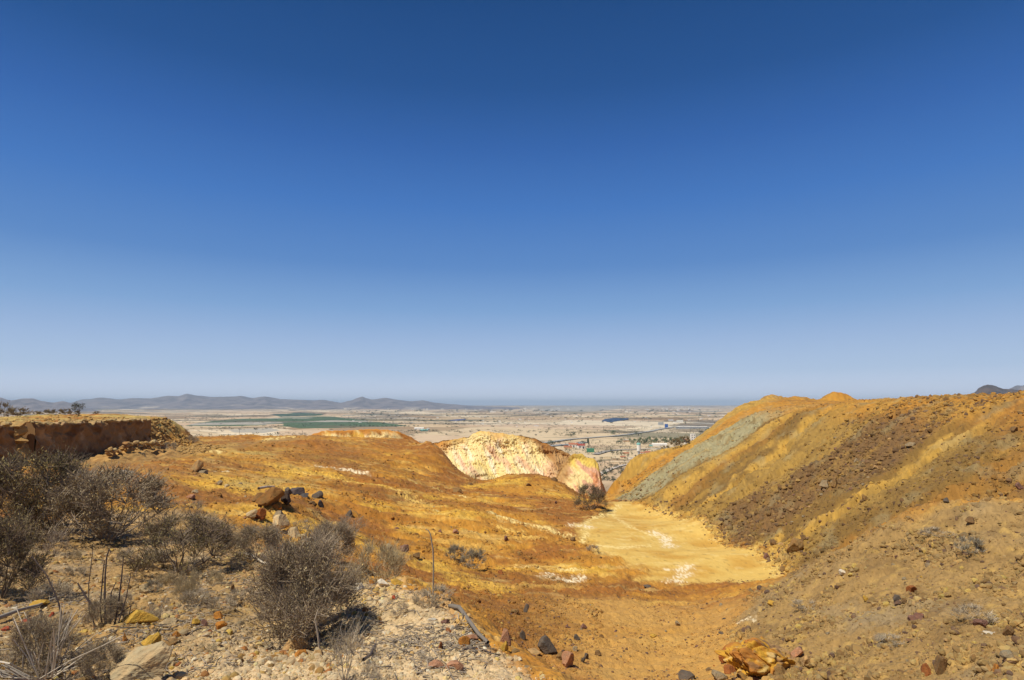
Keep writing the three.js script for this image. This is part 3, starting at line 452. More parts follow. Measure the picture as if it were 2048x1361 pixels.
function plainColour(x, z) {
  const r = Math.hypot(x, z), wx = x + fbm(x * .002, z * .002, 3) * 120, wz = z + fbm(x * .002 + 9, z * .002, 3) * 120;
  const [id, edge] = fieldCell(wx, wz, 420, .45), [id2] = fieldCell(wx + 900, wz, 1300, .2);
  let c = F[PAL[Math.floor(id * 15.99)]];
  c = mixc(c, F[PAL[Math.floor(id2 * 15.99)]], .22);
  const sc = fbm(x * .0022 + 31, z * .0022, 4); c = mixc(c, F.scrub, .75 * sm(.2, .45, sc));
  c = mixc(c, F.brown, .3 * sm(0, .5, fbm(x * .012, z * .012, 3)));
  if (edge < 9 + r * .003) c = mixc(c, F.dark, .6 * sm(-.1, .25, n2(x * .02, z * .02)));
  const px = 1024 + FOC * x / -z;
  if (greenZ(x, z, 10) > 0) { const t = fieldCell(wx, wz, 260, .1); c = mixc(c, t[0] > .86 ? F.grey : t[0] > .72 ? F.olive : F.green, .95); if (t[1] < 14) c = mixc(c, F.dark, .5); }
  if (greenZ2(x, z, 10) > 0) c = mixc(F.dark, F.green, sm(-.2, .3, n2(x * .004, z * .004)));
  if (pinkG(x, z, 10) > 0) c = F.pink;
  if (bareZ(x, z, 10) > 0) c = mixc(c, F.grey, .85); if (pinkZ(x, z, 10) > 0) c = mixc(c, F.pink, .85); if (paleTop(x, z, 10) > 0) c = mixc(c, F.grey, .8);
  // dots of scrub and rows of bushes
  if (r < 6500) { const dot = n2(x * .11, z * .11) + .6 * n2(x * .043 + 7, z * .043); c = mixc(c, F.dark, .5 * sm(.46, .6, dot + .35 * sc)); }
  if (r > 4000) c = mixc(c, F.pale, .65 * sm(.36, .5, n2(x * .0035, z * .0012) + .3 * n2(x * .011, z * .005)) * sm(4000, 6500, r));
  const gsp = 1 + .10 * n2(x * .05, z * .05); return c.map(v => v * gsp);
}
const plainH = (x, z) => { const r = Math.hypot(x, z); return PLAIN_Y + 66 * sm(5200, 22000, r) + fbm(x * .0016, z * .0016, 3) * 9 * sm(1800, 4000, r) + fbm(x * .006, z * .006, 2) * 1.4 * sm(300, 900, r); };
{
  const NA2 = 760, NR2 = 430, P = [], C = [], I = [];
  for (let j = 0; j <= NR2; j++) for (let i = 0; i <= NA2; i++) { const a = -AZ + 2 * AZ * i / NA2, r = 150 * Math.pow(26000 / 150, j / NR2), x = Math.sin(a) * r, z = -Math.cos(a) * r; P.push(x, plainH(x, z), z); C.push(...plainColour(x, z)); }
  for (let j = 0; j < NR2; j++) for (let i = 0; i < NA2; i++) { const k = j * (NA2 + 1) + i; I.push(k, k + 1, k + NA2 + 1, k + 1, k + NA2 + 2, k + NA2 + 1); }
  const off = P.length / 3, nb = 40, rr = [150, 400, 1200, 4000, 12000, 26000];
  for (const r of rr) for (let i = 0; i <= nb; i++) { const a = AZ + (2 * Math.PI - 2 * AZ) * i / nb, x = Math.sin(a) * r, z = -Math.cos(a) * r; P.push(x, plainH(x, z), z); C.push(...F.tan); }
  for (let j = 0; j < rr.length - 1; j++) for (let i = 0; i < nb; i++) { const k = off + j * (nb + 1) + i; I.push(k, k + 1, k + nb + 1, k + 1, k + nb + 2, k + nb + 1); }
  const g = new THREE.BufferGeometry(); g.setAttribute('position', new THREE.Float32BufferAttribute(P, 3)); g.setAttribute('color', new THREE.Float32BufferAttribute(C, 3)); g.setIndex(I); g.computeVertexNormals();
  structure('plain', g, new THREE.MeshStandardMaterial({ vertexColors: true, roughness: 1 }), 'wide dry plain of pale fields and scrub');
}
function range(name, label, prof, D, depth, cols, rough, N = 320, M = 40) {
  const a = prof[0][0], b = prof[prof.length - 1][0];
  const g = gridGeo(N, M, (u, v) => {
    const px = mix(a, b, u), top = at(px, byX(prof, px), D), yb = plainH(top[0], top[2]) - 12; let s = v < .6 ? v / .6 : 1 - (v - .6) / .4 * 1.0;
    const off = v < .6 ? -depth * (1 - s) : depth * (1 - s) * 1.2;
    const X = top[0] * (1 + off / D), Z = top[2] - off;
    const spur = 1 - 2 * Math.abs(n2(X / (depth * .30) + 3, Z / (depth * 1.3))) , q = fbm(X / (depth * .16), Z / (depth * .3), 4);
    let hgt = (top[1] - yb) * Math.pow(s, 1.25) * (1 + (spur * .35 + q * .3) * rough * (1 - s) * 1.6) + q * (top[1] - yb) * .05 * s;
    const t = fbm(X / (depth * .1), Z / (depth * .1), 4);
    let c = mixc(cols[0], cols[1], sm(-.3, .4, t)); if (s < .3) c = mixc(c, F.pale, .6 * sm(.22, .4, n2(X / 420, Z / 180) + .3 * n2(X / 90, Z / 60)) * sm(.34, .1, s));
    return { p: [X, yb + hgt, Z], c };
  }, 100);
  return structure(name, g, new THREE.MeshStandardMaterial({ vertexColors: true, roughness: 1 }), label);
}
const hillCols = [A('#9a8d8a', .66), A('#756d70', .6)];
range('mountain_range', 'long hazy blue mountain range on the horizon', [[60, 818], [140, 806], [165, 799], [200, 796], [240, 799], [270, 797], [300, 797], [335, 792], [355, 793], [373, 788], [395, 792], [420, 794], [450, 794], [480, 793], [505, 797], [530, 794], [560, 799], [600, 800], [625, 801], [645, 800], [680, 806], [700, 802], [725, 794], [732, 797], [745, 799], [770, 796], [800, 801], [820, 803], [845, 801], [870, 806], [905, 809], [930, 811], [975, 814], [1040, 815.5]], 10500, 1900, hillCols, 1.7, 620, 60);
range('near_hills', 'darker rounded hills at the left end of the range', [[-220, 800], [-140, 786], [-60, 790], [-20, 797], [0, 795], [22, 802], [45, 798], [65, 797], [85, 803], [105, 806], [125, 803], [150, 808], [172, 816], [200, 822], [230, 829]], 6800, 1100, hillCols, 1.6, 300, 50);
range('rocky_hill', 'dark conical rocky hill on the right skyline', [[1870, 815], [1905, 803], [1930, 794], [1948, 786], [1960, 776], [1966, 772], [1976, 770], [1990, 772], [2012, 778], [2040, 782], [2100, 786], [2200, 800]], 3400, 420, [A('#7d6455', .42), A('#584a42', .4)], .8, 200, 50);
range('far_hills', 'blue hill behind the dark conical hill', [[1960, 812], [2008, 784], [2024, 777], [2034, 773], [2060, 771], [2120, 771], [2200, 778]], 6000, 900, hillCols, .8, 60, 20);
// ---------------------------------------------------------------- roads, water, buildings and trees on the plain
const flat = (name, label, pts, col, lift, rough = .9) => {
  const W = pts.map(p => onPlain(...p)), s = new THREE.Shape(W.map(([x, z]) => new THREE.Vector2(x, -z))); const g = new THREE.ShapeGeometry(s); g.rotateX(-Math.PI / 2);
  const P = g.attributes.position; let top = -1e9; for (let i = 0; i < P.count; i++) top = Math.max(top, plainH(P.getX(i), P.getZ(i))); for (let i = 0; i < P.count; i++) P.setY(i, top + lift);
  const m = structure(name, g, new THREE.MeshStandardMaterial({ color: new THREE.Color(...col), roughness: rough, side: THREE.DoubleSide }), label); return m;
};
flat('reservoir', 'dark blue irrigation reservoir on the plain', [[1203, 844], [1210, 839.5], [1228, 837], [1256, 838], [1258, 840], [1238, 843], [1222, 846]], [.025, .045, .09], .5, .5);
flat('solar_field', 'thin violet strip of solar panels far out', [[895, 842], [912, 839.5], [930, 838.5], [932, 840], [914, 842.4]], [.07, .08, .16], .8, .5);
function ribbon(name, label, pts, w, col, lift) {
  const W = pts.map(p => onPlain(...p)), P = [], I = [], n = 60; const q = new THREE.CatmullRomCurve3(W.map(([x, z]) => new THREE.Vector3(x, 0, z)));
  for (let i = 0; i <= n; i++) { const p = q.getPoint(i / n), t = q.getTangent(i / n); for (const s of [-1, 1]) { const x = p.x - t.z * s * w / 2, z = p.z + t.x * s * w / 2; P.push(x, plainH(p.x, p.z) + lift, z); } }
  for (let i = 0; i < n; i++) I.push(2 * i, 2 * i + 1, 2 * i + 2, 2 * i + 1, 2 * i + 3, 2 * i + 2);
  const g = new THREE.BufferGeometry(); g.setAttribute('position', new THREE.Float32BufferAttribute(P, 3)); g.setIndex(I); g.computeVertexNormals();
  return structure(name, g, new THREE.MeshStandardMaterial({ color: new THREE.Color(...col), roughness: .9, side: THREE.DoubleSide }), label);
}
ribbon('highway_road', 'grey highway crossing the plain', [[1085, 888], [1130, 881.5], [1200, 875.5], [1260, 869], [1310, 862], [1340, 856], [1400, 851]], 13, [.34, .325, .29], 1.4);
ribbon('service_road', 'pale dirt road below the highway', [[1075, 896], [1110, 893], [1150, 889], [1170, 885]], 16, [.30, .30, .29], 1.2);
ribbon('valley_road', 'narrow grey road through the village', [[1190, 911], [1230, 902], [1290, 899.5], [1350, 898], [1420, 897]], 9, [.30, .27, .23], 1.0);
ribbon('dirt_track', 'dirt track below the village', [[1196, 952], [1225, 939], [1250, 932], [1300, 926]], 5, [.5, .42, .34], .8);

const wallMat = h => new THREE.MeshStandardMaterial({ color: new THREE.Color(h), roughness: .9 });
const WM = { white: wallMat('#e6e0d4'), cream: wallMat('#d9c7a4'), tan: wallMat('#c3a27c'), grey: wallMat('#a7a9a8'), teal: wallMat('#7fb3a8'), green: wallMat('#4f8a6b'), tile: wallMat('#a8694a'), red: wallMat('#9a4636'), dark: wallMat('#3a3c3e'), blue: wallMat('#3f66a8'), glassy: new THREE.MeshStandardMaterial({ color: new THREE.Color('#39434d'), roughness: .3 }) };
const meshIn = (parent, name, geo, mat) => { const m = new THREE.Mesh(geo, mat); m.name = name; parent.add(m); return m; };
function boxG(w, h, d, x = 0, y = 0, z = 0) { const g = new THREE.BoxGeometry(w, h, d); g.translate(x, y + h / 2, z); return g; }
function gableG(w, h, d, y) { const s = new THREE.Shape(); s.moveTo(-d / 2, 0); s.lineTo(0, h); s.lineTo(d / 2, 0); s.closePath(); const g = new THREE.ExtrudeGeometry(s, { depth: w, bevelEnabled: false }); g.rotateY(Math.PI / 2); g.translate(-w / 2, y, 0); return g; }
function house(px, py, wpx, hpx, { wall = 'white', roof = 'tile', kind = 'gable', turn = 0, depth = .7, storeys = 1, name = 'house', label, cat = 'house', group, windows = true }) {
  const [x, z] = onPlain(px, py), s = -z / FOC, w = wpx * s, h = hpx * s, d = Math.max(4, w * depth), g = new THREE.Group();
  const rh = kind === 'gable' ? h * .35 : Math.max(.4, h * .07), wh = h - rh;
  meshIn(g, 'wall', boxG(w, wh, d), WM[wall]);
  const rf = meshIn(g, 'roof', kind === 'gable' ? gableG(w * 1.05, rh, d * 1.08, wh) : boxG(w * 1.03, rh, d * 1.03, 0, wh), WM[roof]);
  if (kind === 'gable') meshIn(rf, 'chimney', boxG(w * .06, rh * .7, w * .06, w * .25, wh + rh * .55, d * .1), WM[wall]);
  if (windows) { const n = Math.max(2, Math.round(w / 4)); for (let f = 0; f < storeys; f++) for (let i = 0; i < n; i++) { const ww = w / n * .36, hh = wh / storeys * .4; if (f === 0 && i === Math.floor(n / 2)) { meshIn(g, 'door', boxG(ww, wh / storeys * .72, .3, -w / 2 + w * (i + .5) / n, .02, d / 2), WM.dark); continue; } const wd = meshIn(g, 'window', boxG(ww, hh, .3, -w / 2 + w * (i + .5) / n, wh / storeys * (f + .38), d / 2), WM.glassy); meshIn(wd, 'sill', boxG(ww * 1.2, hh * .12, .5, -w / 2 + w * (i + .5) / n, wh / storeys * (f + .38) - hh * .14, d / 2), WM[wall]); } }
  g.position.set(x, plainH(x, z) - .3, z); g.rotation.y = turn; put(g, name); tag(g, label, cat, group); return g;
}
house(1147, 895, 18, 9, { wall: 'white', roof: 'tile', label: 'white farmhouse with tiled roof beside the red-roofed one', group: 'farm buildings' });
house(1162, 898, 14, 10, { wall: 'white', roof: 'red', turn: .2, label: 'white house with bright red roof above the pink buttress' });
house(1136, 898, 16, 6, { wall: 'tan', roof: 'tile', turn: -.1, label: 'low red-roofed outbuilding next to the white farmhouse', windows: false, cat: 'outbuilding', name: 'outbuilding' });
house(1181, 906, 14, 8, { wall: 'green', roof: 'green', kind: 'flat', label: 'small green shed beside the village road', windows: false, cat: 'shed', name: 'shed' });
house(1308, 917, 11, 19, { wall: 'cream', roof: 'cream', kind: 'flat', storeys: 3, turn: -.3, depth: .8, label: 'tall cream house at the edge of the ochre slope' });
house(1320, 918, 13, 14, { wall: 'tan', roof: 'tan', kind: 'flat', storeys: 2, turn: -.3, label: 'tan block beside the tall cream house' });
house(1297, 911, 14, 9, { wall: 'cream', roof: 'tile', turn: .3, label: 'low house with red tiled roof left of the cream one' });
house(1319, 893, 28, 6, { wall: 'white', roof: 'white', kind: 'gable', depth: .3, label: 'long white greenhouse below the tree belt', windows: false, cat: 'greenhouse', name: 'greenhouse' });
house(1304, 893, 9, 4, { wall: 'teal', roof: 'grey', kind: 'flat', label: 'low teal shed at the end of the white greenhouse', windows: false, cat: 'shed', name: 'shed' });
house(1386, 882, 9, 14, { wall: 'white', roof: 'white', kind: 'flat', storeys: 3, label: 'three-storey white house above the scrub' });
house(1372, 885, 10, 7, { wall: 'cream', roof: 'tile', label: 'small cream house left of the three-storey one' });
house(1398, 888, 10, 6, { wall: 'white', roof: 'tile', label: 'small white house right of the three-storey one' });
house(1376, 891, 12, 5, { wall: 'white', roof: 'grey', kind: 'flat', label: 'low white building in front of the three-storey house' });
house(838, 861, 18, 5, { wall: 'white', roof: 'white', depth: .5, label: 'white farm hall on the far flat', windows: false, cat: 'barn', name: 'barn' });
house(848, 863, 14, 4, { wall: 'teal', roof: 'teal', depth: .5, label: 'teal roofed shed in front of the far farm hall', windows: false, cat: 'shed', name: 'shed' });
house(856, 862, 5, 5, { wall: 'white', roof: 'grey', label: 'small white house right of the far farm hall' });
house(1253, 884, 12, 4, { wall: 'tan', roof: 'grey', kind: 'flat', label: 'low tan building right of the dark round tree', windows: false, cat: 'shed', name: 'shed' });
for (const [px, py, w, h, wl, rf, lab] of [[1215, 917, 12, 4, 'cream', 'cream', 'low cream ruin nearest the buttress'], [1232, 920, 14, 4, 'tan', 'cream', 'low tan ruin between two dark trees'], [1246, 917, 10, 5, 'cream', 'tile', 'small tiled cottage among dark trees'], [1262, 918, 12, 4, 'white', 'cream', 'low white ruin left of the cypress'], [1238, 927, 36, 3, 'cream', 'cream', 'long cream garden wall below the village'], [1285, 909, 9, 5, 'white', 'tile', 'small white cottage right of the water tower'], [1252, 909, 11, 4, 'tan', 'tile', 'tan cottage with tiled roof behind dark trees']]) house(px, py, w, h, { wall: wl, roof: rf, kind: rf === 'tile' ? 'gable' : 'flat', label: lab, depth: w > 20 ? .05 : .6, windows: w < 20 && h > 4, cat: w > 20 ? 'garden wall' : 'cottage', name: w > 20 ? 'garden_wall' : 'cottage' });
for (const [px, py, w, h, wl, rf, lab] of [[1360, 844, 12, 3.5, 'white', 'teal', 'teal roofed warehouse beside the interchange'], [1342, 842.5, 9, 3, 'white', 'white', 'white warehouse beside the blue one'], [1356, 846.5, 18, 2.6, 'white', 'grey', 'long white warehouse in front of the teal one'], [1333, 856, 6, 8, 'blue', 'blue', 'blue industrial hall by the highway'], [1322, 851, 10, 6, 'grey', 'grey', 'grey industrial hall left of the blue one'], [1448, 838.5, 12, 2.4, 'white', 'white', 'white farm shed near the heap skyline'], [1290, 836, 8, 2, 'white', 'white', 'white shed beyond the reservoir'], [1385, 857.5, 60, 4, 'grey', 'white', 'long pale greenhouse right of the highway'], [1073, 853, 9, 3, 'white', 'tile', 'lone white farmhouse on the open fields'], [985, 825, 12, 2.4, 'white', 'white', 'pale sheds under the mountain foot'], [823, 847, 5, 2.2, 'white', 'white', 'small white hut on the olive fields'], [720, 846, 6, 2.4, 'white', 'tile', 'white hut beside the dark orchard row']]) house(px, py, w, h, { wall: wl, roof: rf, kind: 'flat', label: lab, windows: false, cat: 'warehouse', name: 'warehouse', depth: .4 });
{ const r = RNG(31); for (let i = 0; i < 46; i++) { const px = 1328 + r() * 72, py = 818.5 + r() * 3.2; house(px, py, 1.6 + r() * 2.6, 1.2 + r() * 1.6, { wall: r() < .7 ? 'white' : 'cream', roof: r() < .3 ? 'tile' : 'white', kind: 'flat', label: 'tiny white house of the far town on the horizon', windows: false, group: 'houses of the far town', name: 'town_house', depth: .8 }); } }
{ // water tower
  const [x, z] = onPlain(1278, 915), s = -z / FOC, g = new THREE.Group();
  const lathe = (pts) => new THREE.LatheGeometry(pts.map(([r, y]) => new THREE.Vector2(r * s, y * s)), 24);
  meshIn(g, 'shaft', lathe([[2.2, 0], [2.0, 11], [3.6, 13]]), WM.grey); meshIn(g, 'tank', lathe([[3.5, 12.5], [3.7, 14], [3.7, 25], [3.4, 25.2]]), WM.white); const cap = meshIn(g, 'cap', lathe([[3.9, 24.8], [3.9, 27.4], [3.2, 28.6], [0, 29]]), WM.teal); meshIn(cap, 'vent', lathe([[.4, 28.8], [.4, 32], [0, 32.1]]), WM.grey);
  g.position.set(x, plainH(x, z) - .3, z); put(g, 'water_tower'); tag(g, 'slim white water tower with pale teal cap', 'water tower');
}
// trees: trunk, limbs and a crown of many leaf clumps
const barkMat = new THREE.MeshStandardMaterial({ color: new THREE.Color(.12, .09, .06), roughness: 1 }), leafMat = new THREE.MeshStandardMaterial({ vertexColors: true, roughness: .95, side: THREE.DoubleSide });
function treeProto(seed, tall, col, n = 420) {
  const r = RNG(seed), g = new THREE.Group(), b = new GB(), l = new GB();
  b.tube([0, 0, 0], [.01, .34, 0], .035, .025, [1, 1, 1], 6); const tips = [];
  for (let i = 0; i < 7; i++) { const a = r() * 6.28, e = tall ? .14 : .30; const q = [Math.cos(a) * e * (.4 + r() * .6), .42 + r() * .4, Math.sin(a) * e * (.4 + r() * .6)]; b.tube([.01, .25 + r() * .1, 0], q, .016, .005, [1, 1, 1], 4); tips.push(q); }
  const lobes = []; for (let i = 0; i < 9; i++) { const a = r() * 6.28, y = .3 + r() * .55, e = (tall ? .10 : .30) * Math.sqrt(Math.max(.05, 1 - ((y - .55) / .42) ** 2)); lobes.push([Math.cos(a) * e, y, Math.sin(a) * e, (tall ? .10 : .17) * (.7 + r() * .6)]); }
  for (let i = 0; i < n; i++) { const L0 = lobes[Math.floor(r() * lobes.length)], u = r() * 2 - 1, t = r() * 6.28, q = Math.sqrt(1 - u * u), rad = L0[3] * (.55 + .5 * r()); const c = [L0[0] + q * Math.cos(t) * rad, L0[1] + u * rad, L0[2] + q * Math.sin(t) * rad]; const s = .022 + r() * .03, cc = col.map(v => v * (.7 + r() * .6)); const v = () => [c[0] + (r() - .5) * 2 * s, c[1] + (r() - .5) * 2 * s, c[2] + (r() - .5) * 2 * s]; l.tri(v(), v(), v(), cc); l.tri(v(), v(), v(), cc); }
  meshIn(g, 'trunk', b.build(), barkMat); meshIn(g, 'crown', l.build(), leafMat); return g;
}
const darkLeaf = [.040, .075, .028], midLeaf = [.075, .135, .04], greyLeaf = [.085, .085, .048];
const TREES = [treeProto(1, false, darkLeaf), treeProto(2, false, midLeaf), treeProto(3, false, greyLeaf), treeProto(4, true, darkLeaf), treeProto(5, false, darkLeaf, 300)];
function tree(px, py, wpx, hpx, k, label, group, name = 'tree') { const [x, z] = onPlain(px, py), s = -z / FOC, t = TREES[k].clone(); t.scale.set(wpx * s / .78, hpx * s * 1.25, wpx * s / .78); t.position.set(x, plainH(x, z) - .3, z); t.rotation.y = px * 1.7; put(t, name); tag(t, label, 'tree', group); return t; }
for (const [px, py, w, h, k, lab] of [
  [1142, 874, 17, 8, 0, 'wide dark tree standing alone on the pale field'], [1177, 896, 11, 17, 3, 'tall dark tree behind the red-roofed house'], [1167, 894, 12, 10, 0, 'round dark tree left of the tall one'], [1158, 893, 9, 7, 0, 'small dark tree behind the white farmhouse'], [1241, 888, 14, 9, 0, 'dark round tree left of the low tan building'], [1228, 869, 14, 6, 1, 'green bush beside the highway'], [1277, 871, 16, 7, 0, 'dark tree right of the highway bend'], [1225, 911, 9, 11, 0, 'dark tree at the near end of the village'], [1236, 910, 7, 8, 4, 'dark tree between village and tower, shorter one'], [1244, 912, 8, 10, 0, 'dark tree right of its shorter neighbour'], [1264, 911, 5, 6, 4, 'small dark tree left of the water tower'], [1272, 924, 5, 13, 3, 'dark cypress below the water tower'], [1290, 913, 9, 5, 2, 'grey bush left of the low tiled house'], [1349, 889, 8, 10, 0, 'dark tree at the right end of the tree belt'], [1104, 891, 18, 8, 0, 'dark trees at the cliff edge by the dirt road'], [1120, 889, 10, 6, 2, 'grey green tree by the dirt road'], [1435, 852, 14, 6, 0, 'dark tree against the heap edge'], [1420, 866, 20, 8, 1, 'green orchard clump against the heap edge'], [555, 869, 4, 4, 4, 'tiny lone tree behind the ochre crest'], [1405, 872, 14, 9, 2, 'brownish bush at the heap skyline']]) tree(px, py, w, h, k, lab);
{ const r = RNG(8); for (let i = 0; i < 22; i++) tree(1262 + i * 5 + r() * 3, 888 - i * .12 + r() * 1.6, 9 + r() * 6, 7 + r() * 4, r() < .6 ? 1 : 0, 'green tree in the belt behind the white greenhouse', 'tree belt');
  for (let i = 0; i < 16; i++) tree(700 + i * 9 + r() * 4, 853 + r() * 1.5, 4 + r() * 3, 2.5 + r(), 4, 'dark tree in the row beyond the clay bank', 'orchard row');
  for (let i = 0; i < 9; i++) tree(815 + i * 7 + r() * 3, 862.5 + r() * 1.5, 5 + r() * 4, 3 + r() * 2, 4, 'dark tree around the far farm hall', 'farm trees');
  for (let i = 0; i < 12; i++) tree(1040 + i * 13 + r() * 8, 866 + r() * 9 - i * .4, 4 + r() * 5, 2 + r() * 2, r() < .5 ? 4 : 2, 'small bush on the field edge below the highway', 'field bushes');
  for (let i = 0; i < 34; i++) { const t = r(); tree(1196 + r() * 50 + t * 6, 938 + r() * 34 - t * 10, 5 + r() * 6, 3.5 + r() * 4, 2 + 2 * (r() < .5), 'dark scrub bush on the valley flat below the village', 'valley bushes', 'scrub_bush'); }
  for (let i = 0; i < 15; i++) tree(1314 + i * 2.6, 902 + r(), 2.2, 3.4, 4, 'small tree of the planted row by the road', 'roadside row');
  for (let i = 0; i < 16; i++) tree(1190 + r() * 90, 905 + r() * 18, 3 + r() * 4, 2 + r() * 3, 2 + 2 * (r() < .5), 'low garden bush among the village houses', 'village bushes', 'scrub_bush'); }
const placeFar = (px, py) => (py < 830 ? 'near the horizon ' : py < 842 ? 'mid fields ' : 'nearer fields ') + (px < 800 ? 'above the clay bank' : px < 900 ? 'around the far farm hall' : px < 1000 ? 'above the cliff left' : px < 1100 ? 'above the cliff right' : px < 1200 ? 'left of the reservoir' : px < 1300 ? 'about the reservoir' : 'beside the heap skyline');
{ const r = RNG(37); for (let i = 0; i < 110; i++) { const px = 690 + r() * 760, py = 820 + 44 * r() * r(); if (px < 860 && py > 850) continue; house(px, py, 2 + r() * 4, 1.3 + r() * 1.5, { wall: r() < .75 ? 'white' : 'cream', roof: r() < .4 ? 'tile' : 'white', kind: 'flat', label: `small pale farm building on the far plain ${placeFar(px, py)}`, windows: false, group: 'far farm buildings', name: 'far_farmhouse', depth: .7 }); }
  for (let i = 0; i < 220; i++) { const px = 690 + r() * 760, py = 822 + 56 * r() * r(); tree(px, py, 3 + r() * 6, 1.6 + r() * 2.0, r() < .6 ? 4 : 0, `${r() < .5 ? 'small' : 'wide'} dark tree on the far plain ${placeFar(px, py)}`, 'far trees'); } }
{ // scrub too thin to count
  const r = RNG(12), n = 6000, bl = new GB(); for (let i = 0; i < 14; i++) { const s = .5, c = [(r() - .5) * 1.2, .2 + r() * .5, (r() - .5) * 1.2], v = () => [c[0] + (r() - .5) * s * 1.6, c[1] + (r() - .5) * s, c[2] + (r() - .5) * s * 1.6]; bl.tri(v(), v(), v(), greyLeaf.map(q => q * (.8 + r() * .5))); }
  const im = new THREE.InstancedMesh(bl.build(), leafMat, n), m = new THREE.Matrix4(); let k = 0;
  while (k < n) { const a = (r() - .5) * 1.5, d = 500 * Math.pow(10, r()), x = Math.sin(a) * d, z = -Math.cos(a) * d; if (fbm(x * .0022 + 31, z * .0022, 4) + .35 * n2(x * .01, z * .01) < -.02 - .1 * r() || (r() < .8 && greenZ(x, z, 10) > 0)) continue; const s = (1.2 + r() * 2.6) * (1 + d / 6000); m.makeScale(s * 1.3, s, s * 1.3); m.setPosition(x, plainH(x, z) - .1, z); im.setMatrixAt(k++, m); }
  put(im, 'plain_scrub'); tag(im, 'sparse dark scrub dotted over the plain', 'scrub', null, 'stuff');
}
// utility poles behind the ochre crest
for (const [px, py, h, lab] of [[478, 872, 12, 'thin utility pole on the plain, leftmost of three'], [604, 876, 14, 'thin utility pole on the plain left of the clay bank, middle of three'], [643, 880, 17, 'thin utility pole in front of the clay bank']]) { const [x, z] = onPlain(px, py), s = -z / FOC, g = new THREE.Group(); const b = new GB(); b.tube([0, 0, 0], [0, h * s, 0], .35, .25, [1, 1, 1], 6); meshIn(g, 'pole', b.build(), barkMat); meshIn(g, 'crossarm', boxG(2.6, .25, .25, 0, h * s * .92), barkMat); g.position.set(x, plainH(x, z) - .2, z); put(g, 'utility_pole'); tag(g, lab, 'utility pole'); }
// ---------------------------------------------------------------- rocks
function rockGeo(seed, detail, cuts = 12, flatY = 1) {
  const r = RNG(seed), g = new THREE.IcosahedronGeometry(1, detail), pl = [];
  for (let i = 0; i < cuts; i++) { const u = r() * 2 - 1, t = r() * 6.28, q = Math.sqrt(1 - u * u); pl.push([q * Math.cos(t), u, q * Math.sin(t), .42 + .40 * r()]); }
  const P = g.attributes.position, C = new Float32Array(P.count * 3);
  for (let i = 0; i < P.count; i++) {
    const x = P.getX(i), y = P.getY(i), z = P.getZ(i); let R = 1.05; for (const [a, b, c, h] of pl) { const d = a * x + b * y + c * z; if (d > .05) R = Math.min(R, h / d); }
    R *= 1 + .07 * fbm3(x * 2 + seed, y * 2, z * 2, 3) + (detail > 2 ? .05 * n3(x * 7, y * 7 + seed, z * 7) : 0); P.setXYZ(i, x * R, y * R * flatY, z * R);
  }
  const nf = P.count / 3;
  for (let f = 0; f < nf; f++) { const x = P.getX(f * 3), y = P.getY(f * 3), z = P.getZ(f * 3), v = .94 + .36 * fbm3(x * 1.6 + seed * 3, y * 1.6, z * 1.6, 3) + .12 * (r() - .5), w = .16 * fbm3(x * 2.2, y * 2.2 + 7, z * 2.2 + seed, 3); for (let k = 0; k < 3; k++) C.set([v + w, v, v - w], (f * 3 + k) * 3); }
  g.setAttribute('color', new THREE.BufferAttribute(C, 3)); g.computeVertexNormals(); return g;
}
const BIG = [0, 1, 2, 3, 4, 5, 6, 7].map(i => rockGeo(40 + i, 13, 14)), SMALL = [0, 1, 2, 3, 4, 5].map(i => rockGeo(80 + i, 1, 9, .75)), FLATR = [0, 1, 2].map(i => rockGeo(120 + i, 10, 12, .4));
const rockMats = {}; function rockMat(hex) { return rockMats[hex] ||= new THREE.MeshStandardMaterial({ color: new THREE.Color(...A(hex, .8)), vertexColors: true, roughness: .93, bumpMap: pebbleTex, bumpScale: .006 }); }
const RC = { tan: '#c49b63', beige: '#c8ad80', pink: '#c08b66', maroon: '#8a6250', brown: '#9a7644', black: '#685a4c', orange: '#c8832f', yellow: '#cfa23e', white: '#ecdcc0', grey: '#a08a68', rust: '#a4612b', red: '#c25a34', umber: '#86653c' };
let rockN = 0;
function rock(px, py, w, h, col, label, { flat = false, depth = .8, turn, group, name = 'rock', sink = .3, tilt = 0, from } = {}) {   // px, py: middle of the base
  const [x, y, z] = spot(px, py, from), s = -z / FOC * 1.02, W = w * s / 2, k = rockN++;
  const m = new THREE.Mesh(flat ? FLATR[k % 3] : BIG[k % 8], rockMat(RC[col] || col));
  const hh = h * s; m.scale.set(W / .92, flat ? hh / .62 : hh / (2 - sink * 2) / .86, W * depth / .92); m.rotation.set(tilt, turn ?? k * 1.3, tilt * .7);
  if (turn === undefined) { m.scale.z = m.scale.x; }
  m.position.set(x, y + hh * (flat ? .25 : .5 - sink * .6), z - W * depth * .4); put(m, name); tag(m, label, name === 'rock' ? 'rock' : 'stone', group); return m;
}
